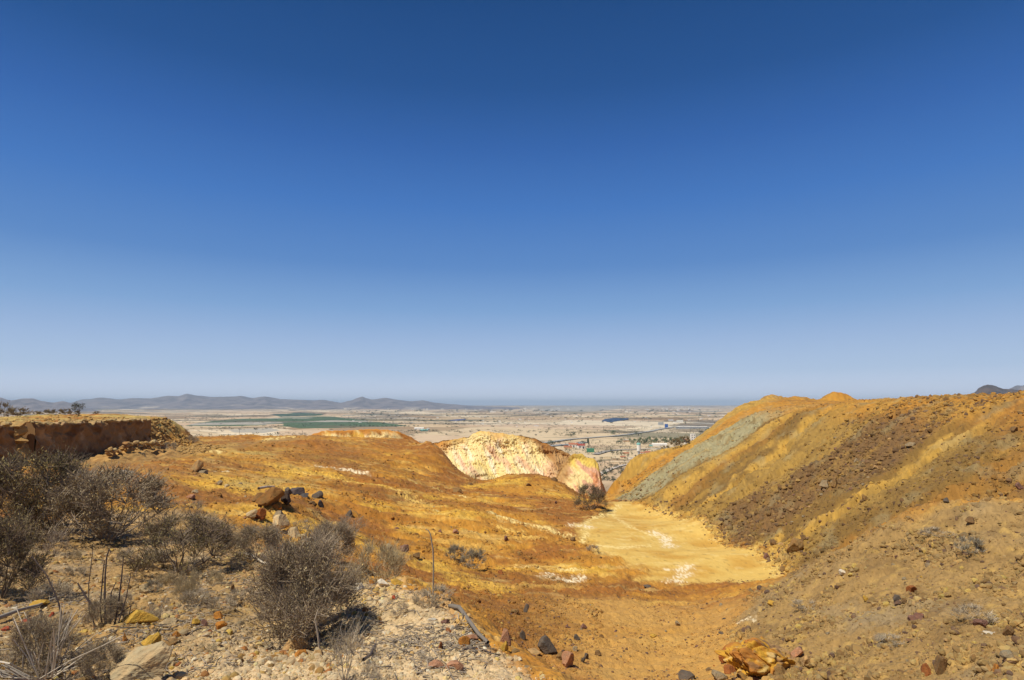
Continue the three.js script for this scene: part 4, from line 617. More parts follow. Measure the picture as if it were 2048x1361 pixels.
const ROCKS = [
  [590, 1312, 46, 36, 'tan', 'tan angular rock at the foot of the big grey shrub'], [262, 1378, 120, 62, 'beige', 'large beige boulder cut by the bottom edge', { turn: .3, depth: .9 }], [1097, 1306, 36, 27, 'black', 'blackish rock on the brown floor next to a flat tan slab'], [1063, 1304, 40, 9, 'tan', 'flat tan slab against the blackish rock', { flat: true }], [1133, 1338, 30, 28, 'pink', 'pinkish brown slab on the brown pit floor', { tilt: .25 }], [1119, 1318, 17, 12, 'brown', 'small brown rock touching the pinkish slab'],
  [890, 1256, 19, 12, 'maroon', 'dark maroon flat stone on the pale gravel', { flat: true }], [928, 1302, 24, 15, 'orange', 'orange stone near the gravel edge'], [904, 1268, 13, 9, 'white', 'white stone below the maroon flat stone'], [938, 1276, 20, 9, 'white', 'white flat stone above the orange one', { flat: true }], [942, 1284, 22, 10, 'pink', 'pale pinkish stone between white and orange stones', { flat: true }],
  [790, 1171, 26, 9, 'yellow', 'yellow stone on the gravel crest behind the twigs', { flat: true }], [742, 1172, 13, 12, 'orange', 'small orange stone on the gravel crest'], [765, 1176, 22, 12, 'white', 'pale lichen stone on the gravel crest'], [715, 1184, 26, 14, 'white', 'pale flat rock beside the big grey shrub'], [880, 1311, 14, 12, 'rust', 'rust coloured round stone on the pale gravel'], [874, 1345, 34, 12, 'pink', 'buried pinkish slab near the bottom edge', { flat: true }], [908, 1346, 34, 13, 'pink', 'second buried pinkish slab, right of its twin', { flat: true }],
  [388, 942, 27, 19, 'tan', 'tan slab rock on the upper ochre hillside', { turn: .4 }], [405, 949, 17, 11, 'grey', 'grey rock touching the tan slab on the hillside'], [388, 990, 16, 8, 'beige', 'beige stone below the hillside slab'], [437, 975, 12, 8, 'grey', 'grey stone on the hillside below the track'], [452, 980, 14, 9, 'beige', 'beige stone on the hillside right of its grey neighbour'], [380, 995, 18, 7, 'pink', 'flat pinkish stone in the hillside hollow', { flat: true }],
  [1168, 1258, 12, 10, 'maroon', 'maroon cube-like stone on the brown floor'], [1134, 1257, 7, 6, 'maroon', 'tiny maroon stone left of the cube-like one'], [1155, 1281, 13, 9, 'black', 'dark stone pair member above the floor pebbles'], [1151, 1304, 10, 9, 'grey', 'grey stone left of the dark floor pebbles'], [1172, 1319, 10, 11, 'black', 'upright black stone on the brown floor'], [1166, 1327, 9, 8, 'black', 'small black stone touching the upright one'], [1196, 1313, 14, 12, 'umber', 'dark brown stone right of the black ones'], [1045, 1279, 12, 11, 'black', 'black stone at the foot of the gravel shoulder'], [1010, 1298, 24, 30, 'pink', 'tall pinkish rock at the foot of the shoulder'], [1010, 1315, 20, 18, 'yellow', 'pale yellow rock below the tall pinkish one'], [1052, 1226, 14, 12, 'black', 'black stone in the pebbly patch'], [1030, 1230, 14, 10, 'brown', 'brown stone left of the black one in the pebbly patch'], [1308, 1279, 14, 7, 'yellow', 'yellow flat stone alone on the brown floor', { flat: true }], [1356, 1255, 9, 8, 'grey', 'grey stone alone on the right part of the floor'],
  [1652, 979, 22, 18, 'grey', 'grey boulder on the striped heap'], [1672, 975, 18, 14, 'brown', 'brown rock right of the grey boulder'], [1695, 952, 12, 11, 'brown', 'brown rock in the dark band of the heap'], [1732, 1006, 11, 12, 'brown', 'squarish brown rock low on the heap'], [1592, 1107, 34, 24, 'brown', 'large brown boulder at the foot of the heap'], [1549, 1096, 15, 12, 'umber', 'dark rock left of the large foot boulder'], [1536, 1118, 13, 11, 'maroon', 'maroon rock at the pond edge'], [1566, 1144, 10, 9, 'brown', 'small brown rock on the pond corner'], [1826, 897, 20, 10, 'grey', 'flat grey rock high on the heap'], [1608, 1080, 14, 9, 'umber', 'dark rock above the foot boulder'], [1715, 926, 9, 9, 'grey', 'pale grey stone in the brown rubble band'], [1895, 1011, 14, 9, 'black', 'dark stone above the gravel mound crest'], [2044, 989, 14, 12, 'maroon', 'maroon rock at the right edge of the heap'], [1840, 1018, 12, 9, 'umber', 'dark stone on the mound crest'], [2030, 872, 16, 12, 'umber', 'dark rock high at the right edge of the heap'],
  [1843, 1240, 24, 12, 'maroon', 'maroon flat stone lying on a second one', { flat: true }], [1829, 1247, 22, 13, 'maroon', 'maroon and rust stone under the flat one'], [1825, 1200, 20, 14, 'rust', 'rust coloured stone on the gravel mound', { tilt: .4 }], [1797, 1216, 20, 11, 'black', 'dark stone cluster left of the rust stone'], [1812, 1216, 12, 9, 'umber', 'umber stone between dark and rust stones'], [1884, 1332, 28, 26, 'umber', 'umber wedge rock near the bottom edge of the mound', { tilt: .4 }], [1966, 1268, 22, 14, 'maroon', 'maroon stone at the coarse rubble on the right'], [1984, 1277, 20, 7, 'white', 'pale flat stone beside the maroon one', { flat: true }], [1688, 1157, 14, 9, 'white', 'white stone on the left flank of the mound'], [1945, 1051, 20, 15, 'umber', 'dark rock near the mound crest'], [1996, 1342, 20, 13, 'orange', 'orange stone in the coarse rubble'], [1853, 1338, 22, 20, 'rust', 'rust stone left of the umber wedge'], [1735, 1206, 12, 10, 'yellow', 'yellow stone in the middle of the mound'], [2020, 1275, 20, 16, 'umber', 'umber stone in the coarse rubble'], [1545, 1215, 22, 10, 'yellow', 'yellowish slab on the mound left of centre', { flat: true }],
  [285, 1192, 26, 19, 'beige', 'beige squarish slab beside a small round shrub'], [30, 1218, 20, 8, 'white', 'whitish flat rock at the left edge', { flat: true }], [78, 1218, 34, 10, 'yellow', 'pale yellow slab behind the fallen stalk', { flat: true }], [463, 1197, 17, 15, 'umber', 'round umber stone on bare sandy ground'], [270, 1262, 60, 28, 'yellow', 'yellow rock half buried right of the dead stalks', { turn: .2 }], [297, 1310, 34, 26, 'yellow', 'yellow and orange rock in the stony patch'], [435, 1250, 20, 12, 'orange', 'orange angular stone in the stony patch'], [342, 1296, 30, 13, 'brown', 'brown slab in the stony patch', { flat: true }], [330, 1256, 34, 12, 'beige', 'beige flat stone right of the yellow rock', { flat: true }], [440, 1276, 22, 14, 'orange', 'orange stone below the angular one'], [388, 1263, 16, 11, 'yellow', 'small yellow stone in the stony patch'], [405, 1268, 15, 9, 'maroon', 'maroon stone in the stony patch'], [350, 1278, 14, 10, 'orange', 'small orange stone left of the maroon one'], [385, 1292, 24, 10, 'beige', 'pale stone below the maroon one', { flat: true }], [100, 1238, 9, 8, 'red', 'bright red stone by the fallen stalk'], [50, 1250, 20, 7, 'red', 'flat red stone by the fallen stalk', { flat: true }], [8, 1266, 20, 7, 'red', 'flat red stone at the left edge', { flat: true }], [788, 1198, 9, 7, 'red', 'tiny red stone on the gravel crest'], [600, 1325, 26, 13, 'orange', 'orange striped rock below the tan angular rock'], [530, 1297, 30, 6, 'grey', 'grey flat slab at the shrub foot', { flat: true }], [635, 1327, 26, 14, 'tan', 'tan stone right of the orange striped one'], [246, 1300, 12, 16, 'orange', 'upright orange stone beside the dead stalks'],
  [778, 1106, 18, 12, 'grey', 'grey round stone at the hillside foot'], [808, 1106, 16, 13, 'maroon', 'maroon round stone right of the grey one'], [832, 1119, 20, 10, 'umber', 'umber stone cluster on the hillside foot'], [697, 1027, 13, 15, 'black', 'pointed dark rock on the ochre hillside'], [910, 1068, 16, 9, 'pink', 'pinkish stone on the ochre slope'], [1012, 1082, 14, 8, 'maroon', 'maroon stone on the ochre slope'], [880, 1066, 9, 6, 'maroon', 'small maroon stone left of the pinkish one'], [1146, 1081, 10, 8, 'umber', 'dark stone beside the pond edge'], [1002, 1148, 12, 8, 'rust', 'rust stone below the twin tufts'], [1297, 1178, 16, 6, 'black', 'dark flat stone at the near pond edge', { flat: true }], [1056, 972, 12, 6, 'umber', 'dark overhang stone on the saddle mound', { from: 30 }], [1010, 992, 12, 6, 'umber', 'dark stone below the saddle mound', { from: 30 }], [940, 972, 11, 5, 'umber', 'dark stone at the left foot of the saddle', { from: 30 }], [912, 985, 22, 6, 'brown', 'brown stones in the streaked slope', { from: 24 }], [1108, 962, 14, 8, 'umber', 'dark ledge rock on the saddle rubble', { from: 30 }], [1112, 1008, 8, 6, 'maroon', 'maroon stone left of the lone shrub', { from: 24 }]];
for (const [px, py, w, h, c, l, o] of ROCKS) rock(px, py, w, h, c, l, o);
// layered dark outcrop on the spur
for (const [px, py, w, h, c, l, o] of [
  [532, 1020, 56, 34, '#94672f', 'brown and orange layered block of the outcrop, overhanging', { turn: .2, sink: .05 }], [520, 1003, 34, 16, '#86602f', 'brown upper ledge of the outcrop', { flat: true, turn: .1 }], [552, 1024, 26, 12, 'orange', 'orange ledge under the layered block', { turn: .5 }], [540, 1004, 30, 10, '#9c6c34', 'rust ledge along the outcrop top', { flat: true }], [556, 1068, 36, 40, '#dcbf8e', 'pale cream block leaning at the outcrop foot', { turn: .9, sink: .1 }], [520, 1044, 20, 18, 'rust', 'rust red rock left of the cream block'], [556, 1040, 26, 16, 'grey', 'grey rock on top of the cream block'], [562, 996, 16, 14, 'black', 'black rock at the head of the dark ledge'], [577, 990, 18, 12, 'black', 'black rock second along the dark ledge'], [593, 988, 24, 14, '#5d4f4c', 'dark grey rock at the top of the ledge'], [607, 994, 22, 11, '#5a5350', 'dark grey rock right of the ledge top'], [634, 993, 22, 11, 'black', 'black slab at the right end of the ledge', { tilt: .3 }], [622, 1002, 18, 10, 'umber', 'umber stone in the dark ledge'], [640, 1006, 14, 10, '#5a5350', 'dark grey stone below the black slab'], [570, 1014, 24, 30, '#4d3a2c', 'dark wall of the notch beside the layered block', { sink: .1 }], [500, 1042, 24, 14, 'beige', 'beige rock left of the outcrop'], [585, 1078, 30, 14, 'beige', 'beige slab right of the cream block', { tilt: .2 }], [600, 1082, 24, 10, '#c9ad7a', 'pale stone at the spur foot']]) rock(px, py, w, h, c, l, o);
// yellow outcrop in front of the mound
{
  const [x, y, z] = spot(1535, 1345), s = -z / FOC, g = rockGeo(402, 40, 26), P = g.attributes.position, C = g.attributes.color, cy = A('#d6a030'), co = A('#bb7a2c'), cg = A('#b0906a'), cb = A('#8a6640'), cc = A('#dfc07a');
  for (let f = 0; f < P.count / 3; f++) { const X = P.getX(f * 3), Y = P.getY(f * 3), Z = P.getZ(f * 3), a = fbm3(X * 2.2, Y * 2.2, Z * 2.2, 4), b = fbm3(X * 4 + 9, Y * 4, Z * 4, 3); let c = mixc(cy, co, sm(0, .35, a)); c = mixc(c, cg, sm(-.1, .45, X + b * .7) * .85); c = mixc(c, cb, .8 * sm(.15, .4, b)); c = mixc(c, cc, .7 * sm(.3, .5, fbm3(X * 3, Y * 3 + 20, Z * 3, 3))); for (let k = 0; k < 3; k++) C.setXYZ(f * 3 + k, ...c.map(v => v * (.9 + .2 * n2(f, 3)))); }
  for (let i = 0; i < P.count; i++) { const X = P.getX(i), Y = P.getY(i), Z = P.getZ(i), d = 1 + .22 * fbm3(X * 2.4, Y * 2.6, Z * 2.4, 4) + .06 * n3(X * 9, Y * 9, Z * 9) - .12 * sm(.12, 0, Math.abs(n3(X * 2 + 4, Y * 2.6, Z * 2))); P.setXYZ(i, X * d, Y * d, Z * d); } g.computeVertexNormals();
  const m = new THREE.Mesh(g, new THREE.MeshStandardMaterial({ vertexColors: true, roughness: .9, bumpMap: pebbleTex, bumpScale: .01 })); m.scale.set(118 * s, 66 * s, 80 * s); m.rotation.set(.15, .2, -.30); m.position.set(x, y + 12 * s, z); put(m, 'rock_outcrop'); tag(m, 'bright yellow and orange rock outcrop before the gravel mound', 'rock');
  for (const [px, py, w, h, c, l, o] of [[1462, 1322, 44, 22, '#b06a2a', 'brown overhanging ledge of the yellow outcrop, left side', { turn: .5, tilt: .3 }], [1478, 1334, 40, 18, 'orange', 'orange ledge below the brown one', { tilt: .3 }], [1460, 1346, 26, 20, 'rust', 'rust stone under the outcrop ledge'], [1500, 1356, 30, 22, 'grey', 'grey stone below the yellow outcrop'], [1560, 1354, 30, 20, 'brown', 'brown stone at the outcrop foot'], [1620, 1345, 34, 20, 'tan', 'tan stone at the right end of the outcrop'], [1594, 1318, 26, 14, 'pink', 'pinkish stone on the outcrop flank'], [1440, 1358, 28, 16, 'grey', 'grey stone left of the outcrop at the bottom edge'], [1380, 1358, 40, 14, 'black', 'blackish stones at the bottom edge left of the outcrop']]) rock(px, py, w, h, c, l, o);
}
// chips and grit lying round the larger rocks
{
  const r = RNG(44), list = scene.children.filter(o => /^rock/.test(o.name)), n = list.length * 22, im = new THREE.InstancedMesh(SMALL[4], new THREE.MeshStandardMaterial({ color: 0xffffff, vertexColors: true, roughness: .95 }), n), m = new THREE.Matrix4(), q = new THREE.Quaternion(), e = new THREE.Euler(), c = new THREE.Color(); let k = 0;
  for (const o of list) for (let i = 0; i < 22; i++) { const a = r() * 6.28, w = o.scale.x, d = w * (.6 + r() * r() * 1.8), x = o.position.x + Math.cos(a) * d, z = o.position.z + Math.sin(a) * d, s = w * (.04 + .16 * r() ** 3); e.set(r(), r() * 6, r()); q.setFromEuler(e); m.compose(new THREE.Vector3(x, H(x, z) + s * .05, z), q, new THREE.Vector3(s * 1.3, s * .8, s)); im.setMatrixAt(k, m); const b = r() < .5 && o.material.color.r < .99 ? o.material.color.toArray() : groundC(x, z), j = .8 + .35 * r(); c.setRGB(b[0] * j, b[1] * j, b[2] * j); im.setColorAt(k++, c); }
  put(im, 'rock_chips'); tag(im, 'chips and grit strewn round the larger rocks', 'chips', null, 'stuff');
}
// stones one can count, by place
function stones(n, seed, place, size, cols, where, group) {
  const r = RNG(seed); for (let i = 0, k = 0; i < n && k < 6000; k++) {
    const [x, z] = place(r); if (!Number.isFinite(x)) continue; i++; const s = size(r, Math.hypot(x, z)), cn = cols[Math.floor(r() * cols.length)], m = new THREE.Mesh(SMALL[i % 6], rockMat(RC[cn]));
    const sx = s * (1 + r() * .6), sy = s * (.7 + r() * .4); m.scale.set(sx, sy, s); m.rotation.y = r() * 6; m.position.set(x, H(x, z) - s * .05, z); put(m, 'stone');
    const px = 1024 + FOC * x / -z; tag(m, `${sx / sy > 1.9 ? 'flat ' : ''}${cn === 'black' ? 'blackish' : cn} stone ${where(px, -z, x)}`, 'stone', group);
  }
}
const box = (x0, y0, x1, y1, id, from) => r => { const px = mix(x0, x1, r()), py = mix(y0, y1, r()), [x, z] = hit(px, py, from); return !id || idAt(x, z) === id ? [x, z] : [NaN, NaN]; };
stones(85, 21, r => { const t = r(), [x, z] = hit(mix(1600, 1700, t) + (r() - .3) * 150, mix(1080, 850, t) + (r() - .5) * 60, 14); return idAt(x, z) === 'spoil_heap' ? [x, z] : [NaN, NaN]; }, r => .05 + .08 * r() * r(), ['brown', 'brown', 'umber', 'grey', 'maroon', 'tan'], (px, D) => (D > 25 ? 'high in' : D > 22 ? 'in the middle of' : 'low in') + ' the dark rubble band of the heap, ' + (px < 1640 ? 'left part' : px < 1720 ? 'centre' : 'right part'), 'rubble band stones');
stones(60, 22, box(1520, 1100, 2040, 1350, 'gravel_mound'), (r, d) => .028 + .05 * r() * r(), ['brown', 'maroon', 'yellow', 'umber', 'tan', 'grey'], (px, D) => 'on the gravel mound ' + (D > 11 ? 'near its crest' : D > 8.5 ? 'halfway down' : 'near the bottom edge') + (px < 1680 ? ', left flank' : px < 1860 ? ', middle' : ', right side'), 'mound stones');
stones(60, 23, box(1000, 1180, 1470, 1350, 'hillside'), (r, d) => .025 + .045 * r() * r(), ['maroon', 'umber', 'grey', 'brown', 'black'], (px, D) => 'on the brown pit floor ' + (D > 14.5 ? 'towards the pond' : D > 12 ? 'in the middle' : 'near the bottom edge') + (px < 1150 ? ', by the gravel shoulder' : px < 1320 ? ', centre' : ', by the gravel mound'), 'floor stones');
stones(70, 24, box(20, 1200, 960, 1350, 'gravel_shoulder'), (r, d) => .02 + .035 * r() * r(), ['white', 'yellow', 'orange', 'beige', 'grey', 'rust', 'beige'], (px, D) => 'on the stony ground ' + (px < 200 ? 'by the dead bush' : px < 480 ? 'left of the big grey shrub' : px < 720 ? 'under the big grey shrub' : 'on the pale gravel') + (D > 6 ? ', farther back' : ', near the bottom edge'), 'foreground stones');
stones(50, 25, box(330, 920, 1000, 1110, 'hillside', 14), (r, d) => .045 + .07 * r() * r(), ['maroon', 'brown', 'beige', 'pink', 'grey'], (px, D) => 'on the ochre hillside ' + (D > 32 ? 'near the crest' : D > 22 ? 'at mid slope' : 'at its foot') + (px < 500 ? ', below the mud wall' : px < 720 ? ', by the rock outcrop' : ', towards the gully'), 'hillside stones');

// rubble and gravel past counting
function scatter(name, label, n, seed, az0, az1, r0, r1, accept, size, cols) {
  const r = RNG(seed), per = SMALL.slice(0, 3), each = Math.floor(n / per.length), m = new THREE.Matrix4(), q = new THREE.Quaternion(), e = new THREE.Euler(), col = new THREE.Color();
  const grp = new THREE.Group();
  per.forEach((g, t) => {
    const im = new THREE.InstancedMesh(g, stoneMat, each); let k = 0, tries = 0;
    while (k < each && tries++ < each * 60) {
      const a = mix(az0, az1, r()), d = r0 * Math.pow(r1 / r0, r()), x = Math.sin(a) * d, z = -Math.cos(a) * d; const w = accept(x, z, d, r); if (!w) continue;
      const s = size(r, d, w); e.set(r() * .6, r() * 6.28, r() * .6); q.setFromEuler(e); m.compose(new THREE.Vector3(x, H(x, z) - s * .10, z), q, new THREE.Vector3(s * (.8 + r() * .7), s * (.6 + r() * .5), s)); im.setMatrixAt(k, m);
      let c = cols[Math.floor(r() * cols.length)]; const j = .8 + .4 * r(); if (r() < .66) c = mixc(groundC(x, z), c, .3 * r()); col.setRGB(c[0] * j, c[1] * j, c[2] * j); im.setColorAt(k, col); k++;
    }
    im.count = k; im.name = 'stone_layer'; grp.add(im);
  });
  put(grp, name); tag(grp, label, name.split('_').pop(), null, 'stuff'); grp.children.forEach(c => c.userData.kind = 'stuff'); return grp;
}
function groundC(x, z) { const a = Math.atan2(x, -z), i = Math.round(clamp((a + AZ) / (2 * AZ) * NA, 0, NA)), j = Math.round(clamp(ringIndex(Math.hypot(x, z)), 0, NR - 1)), k = (j * (NA + 1) + i) * 3; return [gc[k], gc[k + 1], gc[k + 2]]; }
const stoneMat = new THREE.MeshStandardMaterial({ color: 0xffffff, vertexColors: true, roughness: .95 });
const pal = a => a.map(h => A(h, .8));
const G1 = pal(['#d2b688', '#e0c8a0', '#c8aa7c', '#d2b266', '#bea276', '#cfae80', '#ecd8b4', '#c49a5c', '#ab9068', '#dcc388', '#d8b88c']), G2p = pal(['#b08c50', '#a07c48', '#bc9a5c', '#8e6c3c', '#a88a5a', '#7e6044', '#c2a254', '#9a7c4e', '#6f5440']), G3 = pal(['#8f6c3e', '#7c5c3a', '#a07c42', '#6e5238', '#a8864c', '#866846']), G4 = pal(['#a8762e', '#96662a', '#b98436', '#85602e', '#cba250', '#a47c44', '#9a6a34']), G5 = pal(['#97683a', '#7d5a40', '#a87a3c', '#b07c34', '#705444', '#b58a48']);
scatter('shoulder_gravel', 'pale pebbles and gravel covering the stony ground', 42000, 51, -.74, .12, 3.2, 16, (x, z) => shoulderZ(x, z) > -.1 && n2(x * 1.3, z * 1.3) > -.45, (r, d) => (.006 + .022 * r() ** 4) * (.75 + d * .05), G1);
scatter('shoulder_litter', 'angular yellow and brown stones among the shrubs', 15000, 57, -.74, -.2, 3.4, 14, (x, z, d, r) => shoulderZ(x, z) > 0 && x < -1.2 && r() < .3 + fbm(x * .9, z * .9, 3) * 1.2, (r, d) => (.009 + .04 * r() ** 5) * (.75 + d * .05), pal(['#b8914e', '#a67c40', '#c9a24c', '#94703e', '#c2a06a', '#b0743a', '#d0b070']));
scatter('mound_gravel', 'tan gravel covering the mound', 56000, 52, .16, .78, 3.6, 16, (x, z, d, r) => { if (moundZ(x, z) < -.25) return 0; const n = sm(-.05, .35, fbm(x * 1.2 + 21, z * 1.2, 3)); return r() < .3 + .7 * n ? .75 + .75 * n : 0; }, (r, d, w) => (.006 + .034 * r() ** 5) * w * (.7 + d * .05), G2p);
scatter('corner_rubble', 'coarse rubble in the lower right corner of the mound', 3600, 58, .5, .8, 3.8, 9.5, (x, z, d, r) => moundZ(x, z) > 0 && r() < sm(-.1, .5, fbm(x * 1.1 + 2, z * 1.1, 3) + sm(7.5, 5.5, d) * .5), (r, d) => .012 + .042 * r() ** 3, G2p);
scatter('heap_rubble', 'brown rubble covering the face of the striped heap', 52000, 53, .17, .75, 13, 50, (x, z, d, r) => { if (heapZ(x, z) < -.2) return 0; const s = heapS(x, z), band = sm(20.2, 21.4, s) * sm(26.4, 25, s); const n = sm(-.05, .35, fbm(x * 1.6 + 11, z * 1.6, 3)); const low = sm(-3.2, -5, H(x, z)); return r() < .14 + band * .6 + n * .3 + low * .25 + .35 * sm(20, 18, s) ? .45 + band * .4 + n * .2 + low * .35 + .15 * sm(20, 18, s) : 0; }, (r, d, w) => (.012 + .10 * r() ** 6) * w * (.6 + d * .02), G3);
scatter('hillside_rubble', 'small brown and ochre stones on the hillside', 42000, 54, -.70, .14, 12, 52, (x, z, d, r) => { if (idAt(x, z) !== 'hillside') return 0; const n = sm(-.05, .35, fbm(x * 1.3 + 41, z * 1.3, 3)); return r() < .22 + .75 * n ? .7 + .5 * n : 0; }, (r, d, w) => (.011 + .055 * r() ** 6) * w * (.6 + d * .02), G4);
scatter('floor_pebbles', 'dark pebbles on the brown pit floor', 14000, 55, -.12, .36, 8, 18, (x, z, d, r) => idAt(x, z) === 'hillside' && r() < .25 + fbm(x * .7 + 8, z * .7, 3) * 1.2, (r, d) => .007 + .030 * r() ** 6, G5);
scatter('floor_rubble', 'dark rubble along the foot of the gravel shoulder', 5200, 59, -.06, .14, 8.5, 15.5, (x, z, d, r) => idAt(x, z) === 'hillside' && r() < sm(-.1, .4, fbm(x * .8 + 12, z * .8, 3) + sm(1.8, .4, x) * .3), (r, d) => .009 + .038 * r() ** 4, G5);
scatter('pond_edge_stones', 'dark stones at the foot of the heap', 600, 56, .2, .52, 17, 34, (x, z, d, r) => { const p = pondZ(x, z); return p > -.6 && p < .5 && x > 6 && r() < .5; }, (r, d) => .02 + .06 * r() ** 3, G3);
// ---------------------------------------------------------------- earth wall on the left and its rubble
function earthWall(D0, D1, label, N) {
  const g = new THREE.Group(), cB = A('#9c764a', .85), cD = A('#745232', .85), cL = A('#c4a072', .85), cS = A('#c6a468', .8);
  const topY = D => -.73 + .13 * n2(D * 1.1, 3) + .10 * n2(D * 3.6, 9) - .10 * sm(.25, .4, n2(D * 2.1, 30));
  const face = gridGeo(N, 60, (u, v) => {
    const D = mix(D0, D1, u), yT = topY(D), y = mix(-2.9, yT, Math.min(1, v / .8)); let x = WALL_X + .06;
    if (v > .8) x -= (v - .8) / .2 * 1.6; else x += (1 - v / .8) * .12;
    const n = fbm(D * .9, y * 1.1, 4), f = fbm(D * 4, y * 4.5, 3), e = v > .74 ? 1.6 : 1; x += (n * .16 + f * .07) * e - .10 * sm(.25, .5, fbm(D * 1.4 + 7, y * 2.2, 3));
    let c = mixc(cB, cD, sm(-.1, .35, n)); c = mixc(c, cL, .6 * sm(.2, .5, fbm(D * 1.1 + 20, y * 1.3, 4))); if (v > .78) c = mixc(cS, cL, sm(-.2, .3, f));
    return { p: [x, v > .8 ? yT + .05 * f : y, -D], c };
  });
  meshIn(g, 'face', face, earthMat);
  const r = RNG(Math.floor(D0 * 10)), cap = [];
  for (let D = D0; D < D1; D += .13 + r() * .12) { const q = SMALL[Math.floor(r() * 6)].clone(), s = .07 + r() * .10; q.scale(s * 1.4, s * .7, s * 1.3); q.rotateY(r() * 6); q.translate(WALL_X + .04 - r() * .35, topY(D) + .02, -D); cap.push(q); }
  const cm = meshIn(g, 'capping', mergeGeometries(cap), rockMat('#c0a068')); cm.userData.kind = 'stuff';
  const ends = [D0, D1]; const eg = new GB(); for (const D of ends) eg.quad([WALL_X - 1.6, -2.9, -D], [WALL_X + .1, -2.9, -D], [WALL_X + .03, topY(D) - .02, -D], [WALL_X - 1.6, topY(D), -D], cB); meshIn(g, 'end_face', eg.build(), earthMat);
  put(g, 'earth_wall'); tag(g, label, 'wall');
}
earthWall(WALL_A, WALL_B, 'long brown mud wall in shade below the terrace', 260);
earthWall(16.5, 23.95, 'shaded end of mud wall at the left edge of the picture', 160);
// earth slumped into the gap, and loose blocks there
{ const r = RNG(61); for (const [px, py, w, h, l] of [[60, 852, 30, 12, 'pale crust block topping the gap in the mud wall'], [62, 866, 34, 14, 'sunlit earth block in the gap of the mud wall'], [58, 880, 30, 13, 'lower sunlit earth block in the wall gap'], [70, 898, 26, 12, 'sandy block at the foot of the wall gap']]) { const D = 24.5, p = at(px, py, D), s = D / FOC, m = new THREE.Mesh(BIG[Math.floor(r() * 8)], rockMat('#c79d5c')); m.scale.set(w * s * .7, h * s * 1.0, w * s * .6); m.position.set(WALL_X - .22 - r() * .15, p[1], -D); put(m, 'earth_block'); tag(m, l, 'earth block'); }
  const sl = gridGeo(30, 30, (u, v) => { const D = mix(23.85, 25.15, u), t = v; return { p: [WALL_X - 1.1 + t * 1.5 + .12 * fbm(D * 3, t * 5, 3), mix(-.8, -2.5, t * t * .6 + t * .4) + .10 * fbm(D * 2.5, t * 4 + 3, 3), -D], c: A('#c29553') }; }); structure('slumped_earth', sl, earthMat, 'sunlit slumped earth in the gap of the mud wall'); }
// pile of blocks fallen from the wall's end
{
  const r = RNG(63), list = []; for (let i = 0; i < 84; i++) { const t = r(); list.push([mix(214, 330, t) + (r() - .5) * 16, mix(913, 893, t) - r() * mix(10, 26, Math.sin(t * Math.PI)), 6 + r() * 12]); }
  list.push([290, 885, 18], [278, 892, 16]);
  for (const [px, py, w] of list) { const D = 27.4 + (px - 214) / 116 * 5.0, p = at(px, py, D), s = D / FOC, y0 = H(p[0], p[2]), m = new THREE.Mesh(SMALL[Math.floor(r() * 6)], rockMat(['#c9a263', '#bb9150', '#d2b27a', '#b88a52'][Math.floor(r() * 4)])); const R = w * s * .40; m.scale.set(R * 1.2, R * .85, R); m.rotation.y = r() * 6; m.position.set(p[0], Math.max(y0 + R * .2, Math.min(p[1], y0 + .75)), p[2]); put(m, 'fallen_block'); tag(m, `${w < 9 ? 'small' : w < 14 ? 'middling' : 'large'} sandy block in the rubble pile below the mud wall, ${px < 245 ? 'left end' : px < 275 ? 'left half' : px < 305 ? 'right half' : 'right end'}${py < 890 ? ', on top' : ''}`, 'earth block', 'blocks fallen from the mud wall'); }
  const C0 = at(272, 903, 30.2), pile = gridGeo(60, 40, (u, v) => { const a = u * 2 - 1, b = v * 2 - 1, k = Math.max(0, 1 - a * a - b * b), x = C0[0] + a * 1.3 + b * .1, z = C0[2] + b * 3.8; return { p: [x, H(x, z) - .06 + k * .42 + Math.sqrt(k) * .16 * fbm(x * 3, z * 3, 4), z], c: mixc(A('#c59a58'), A('#aa7d42'), sm(-.2, .3, fbm(x * 4, z * 4, 3))) }; }); structure('rubble_pile', pile, earthMat, 'pile of sandy rubble in front of the mud wall');
  const bl = []; for (let i = 0; i < 2400; i++) { const t = r() < .6, D = t ? 33 + r() * 6.4 : 21 + r() * 14, x = t ? WALL_X - 2.2 + r() * 4.2 - (D - 35) * .12 : WALL_X - .6 - r() * r() * 9, z = -D, s = .03 + (t ? .16 : .09) * r() ** 3; const q = SMALL[i % 6].clone(); q.scale(s, s * .8, s); q.rotateY(r() * 6); q.translate(x, H(x, z) + s * .2, z); bl.push(q); }
  const m = new THREE.Mesh(mergeGeometries(bl), rockMat('#c39a58')); put(m, 'terrace_rubble'); tag(m, 'loose sandy rubble on the broken end of the terrace', 'rubble', null, 'stuff');
}
{ // ruined masonry at the right skyline
  const g = new THREE.Group(), r = RNG(71), D = 46, s = D / FOC, p = at(2050, 797, D); const x0 = p[0], y0 = H(p[0], p[2]) - .1; let k = 0;
  for (let c = 0; c < 4; c++) for (let i = 0; i < 4; i++) { const m = meshIn(g, 'block', BIG[k++ % 8], rockMat(['#a07a45', '#8d6a3c', '#b89256'][k % 3])); m.scale.set(.17 + r() * .03, .13, .2); m.position.set(i * .28 + (c % 2) * .12, c * .2 + .1, (r() - .5) * .06); }
  g.position.set(x0 - .35, y0, p[2]); put(g, 'ruined_wall'); tag(g, 'stub of ruined stone wall at the right skyline', 'wall');
}

// ---------------------------------------------------------------- dry shrubs
const woodMat = new THREE.MeshStandardMaterial({ vertexColors: true, roughness: .95, side: THREE.DoubleSide }), dryLeafMat = new THREE.MeshPhysicalMaterial({ vertexColors: true, roughness: .95, side: THREE.DoubleSide });
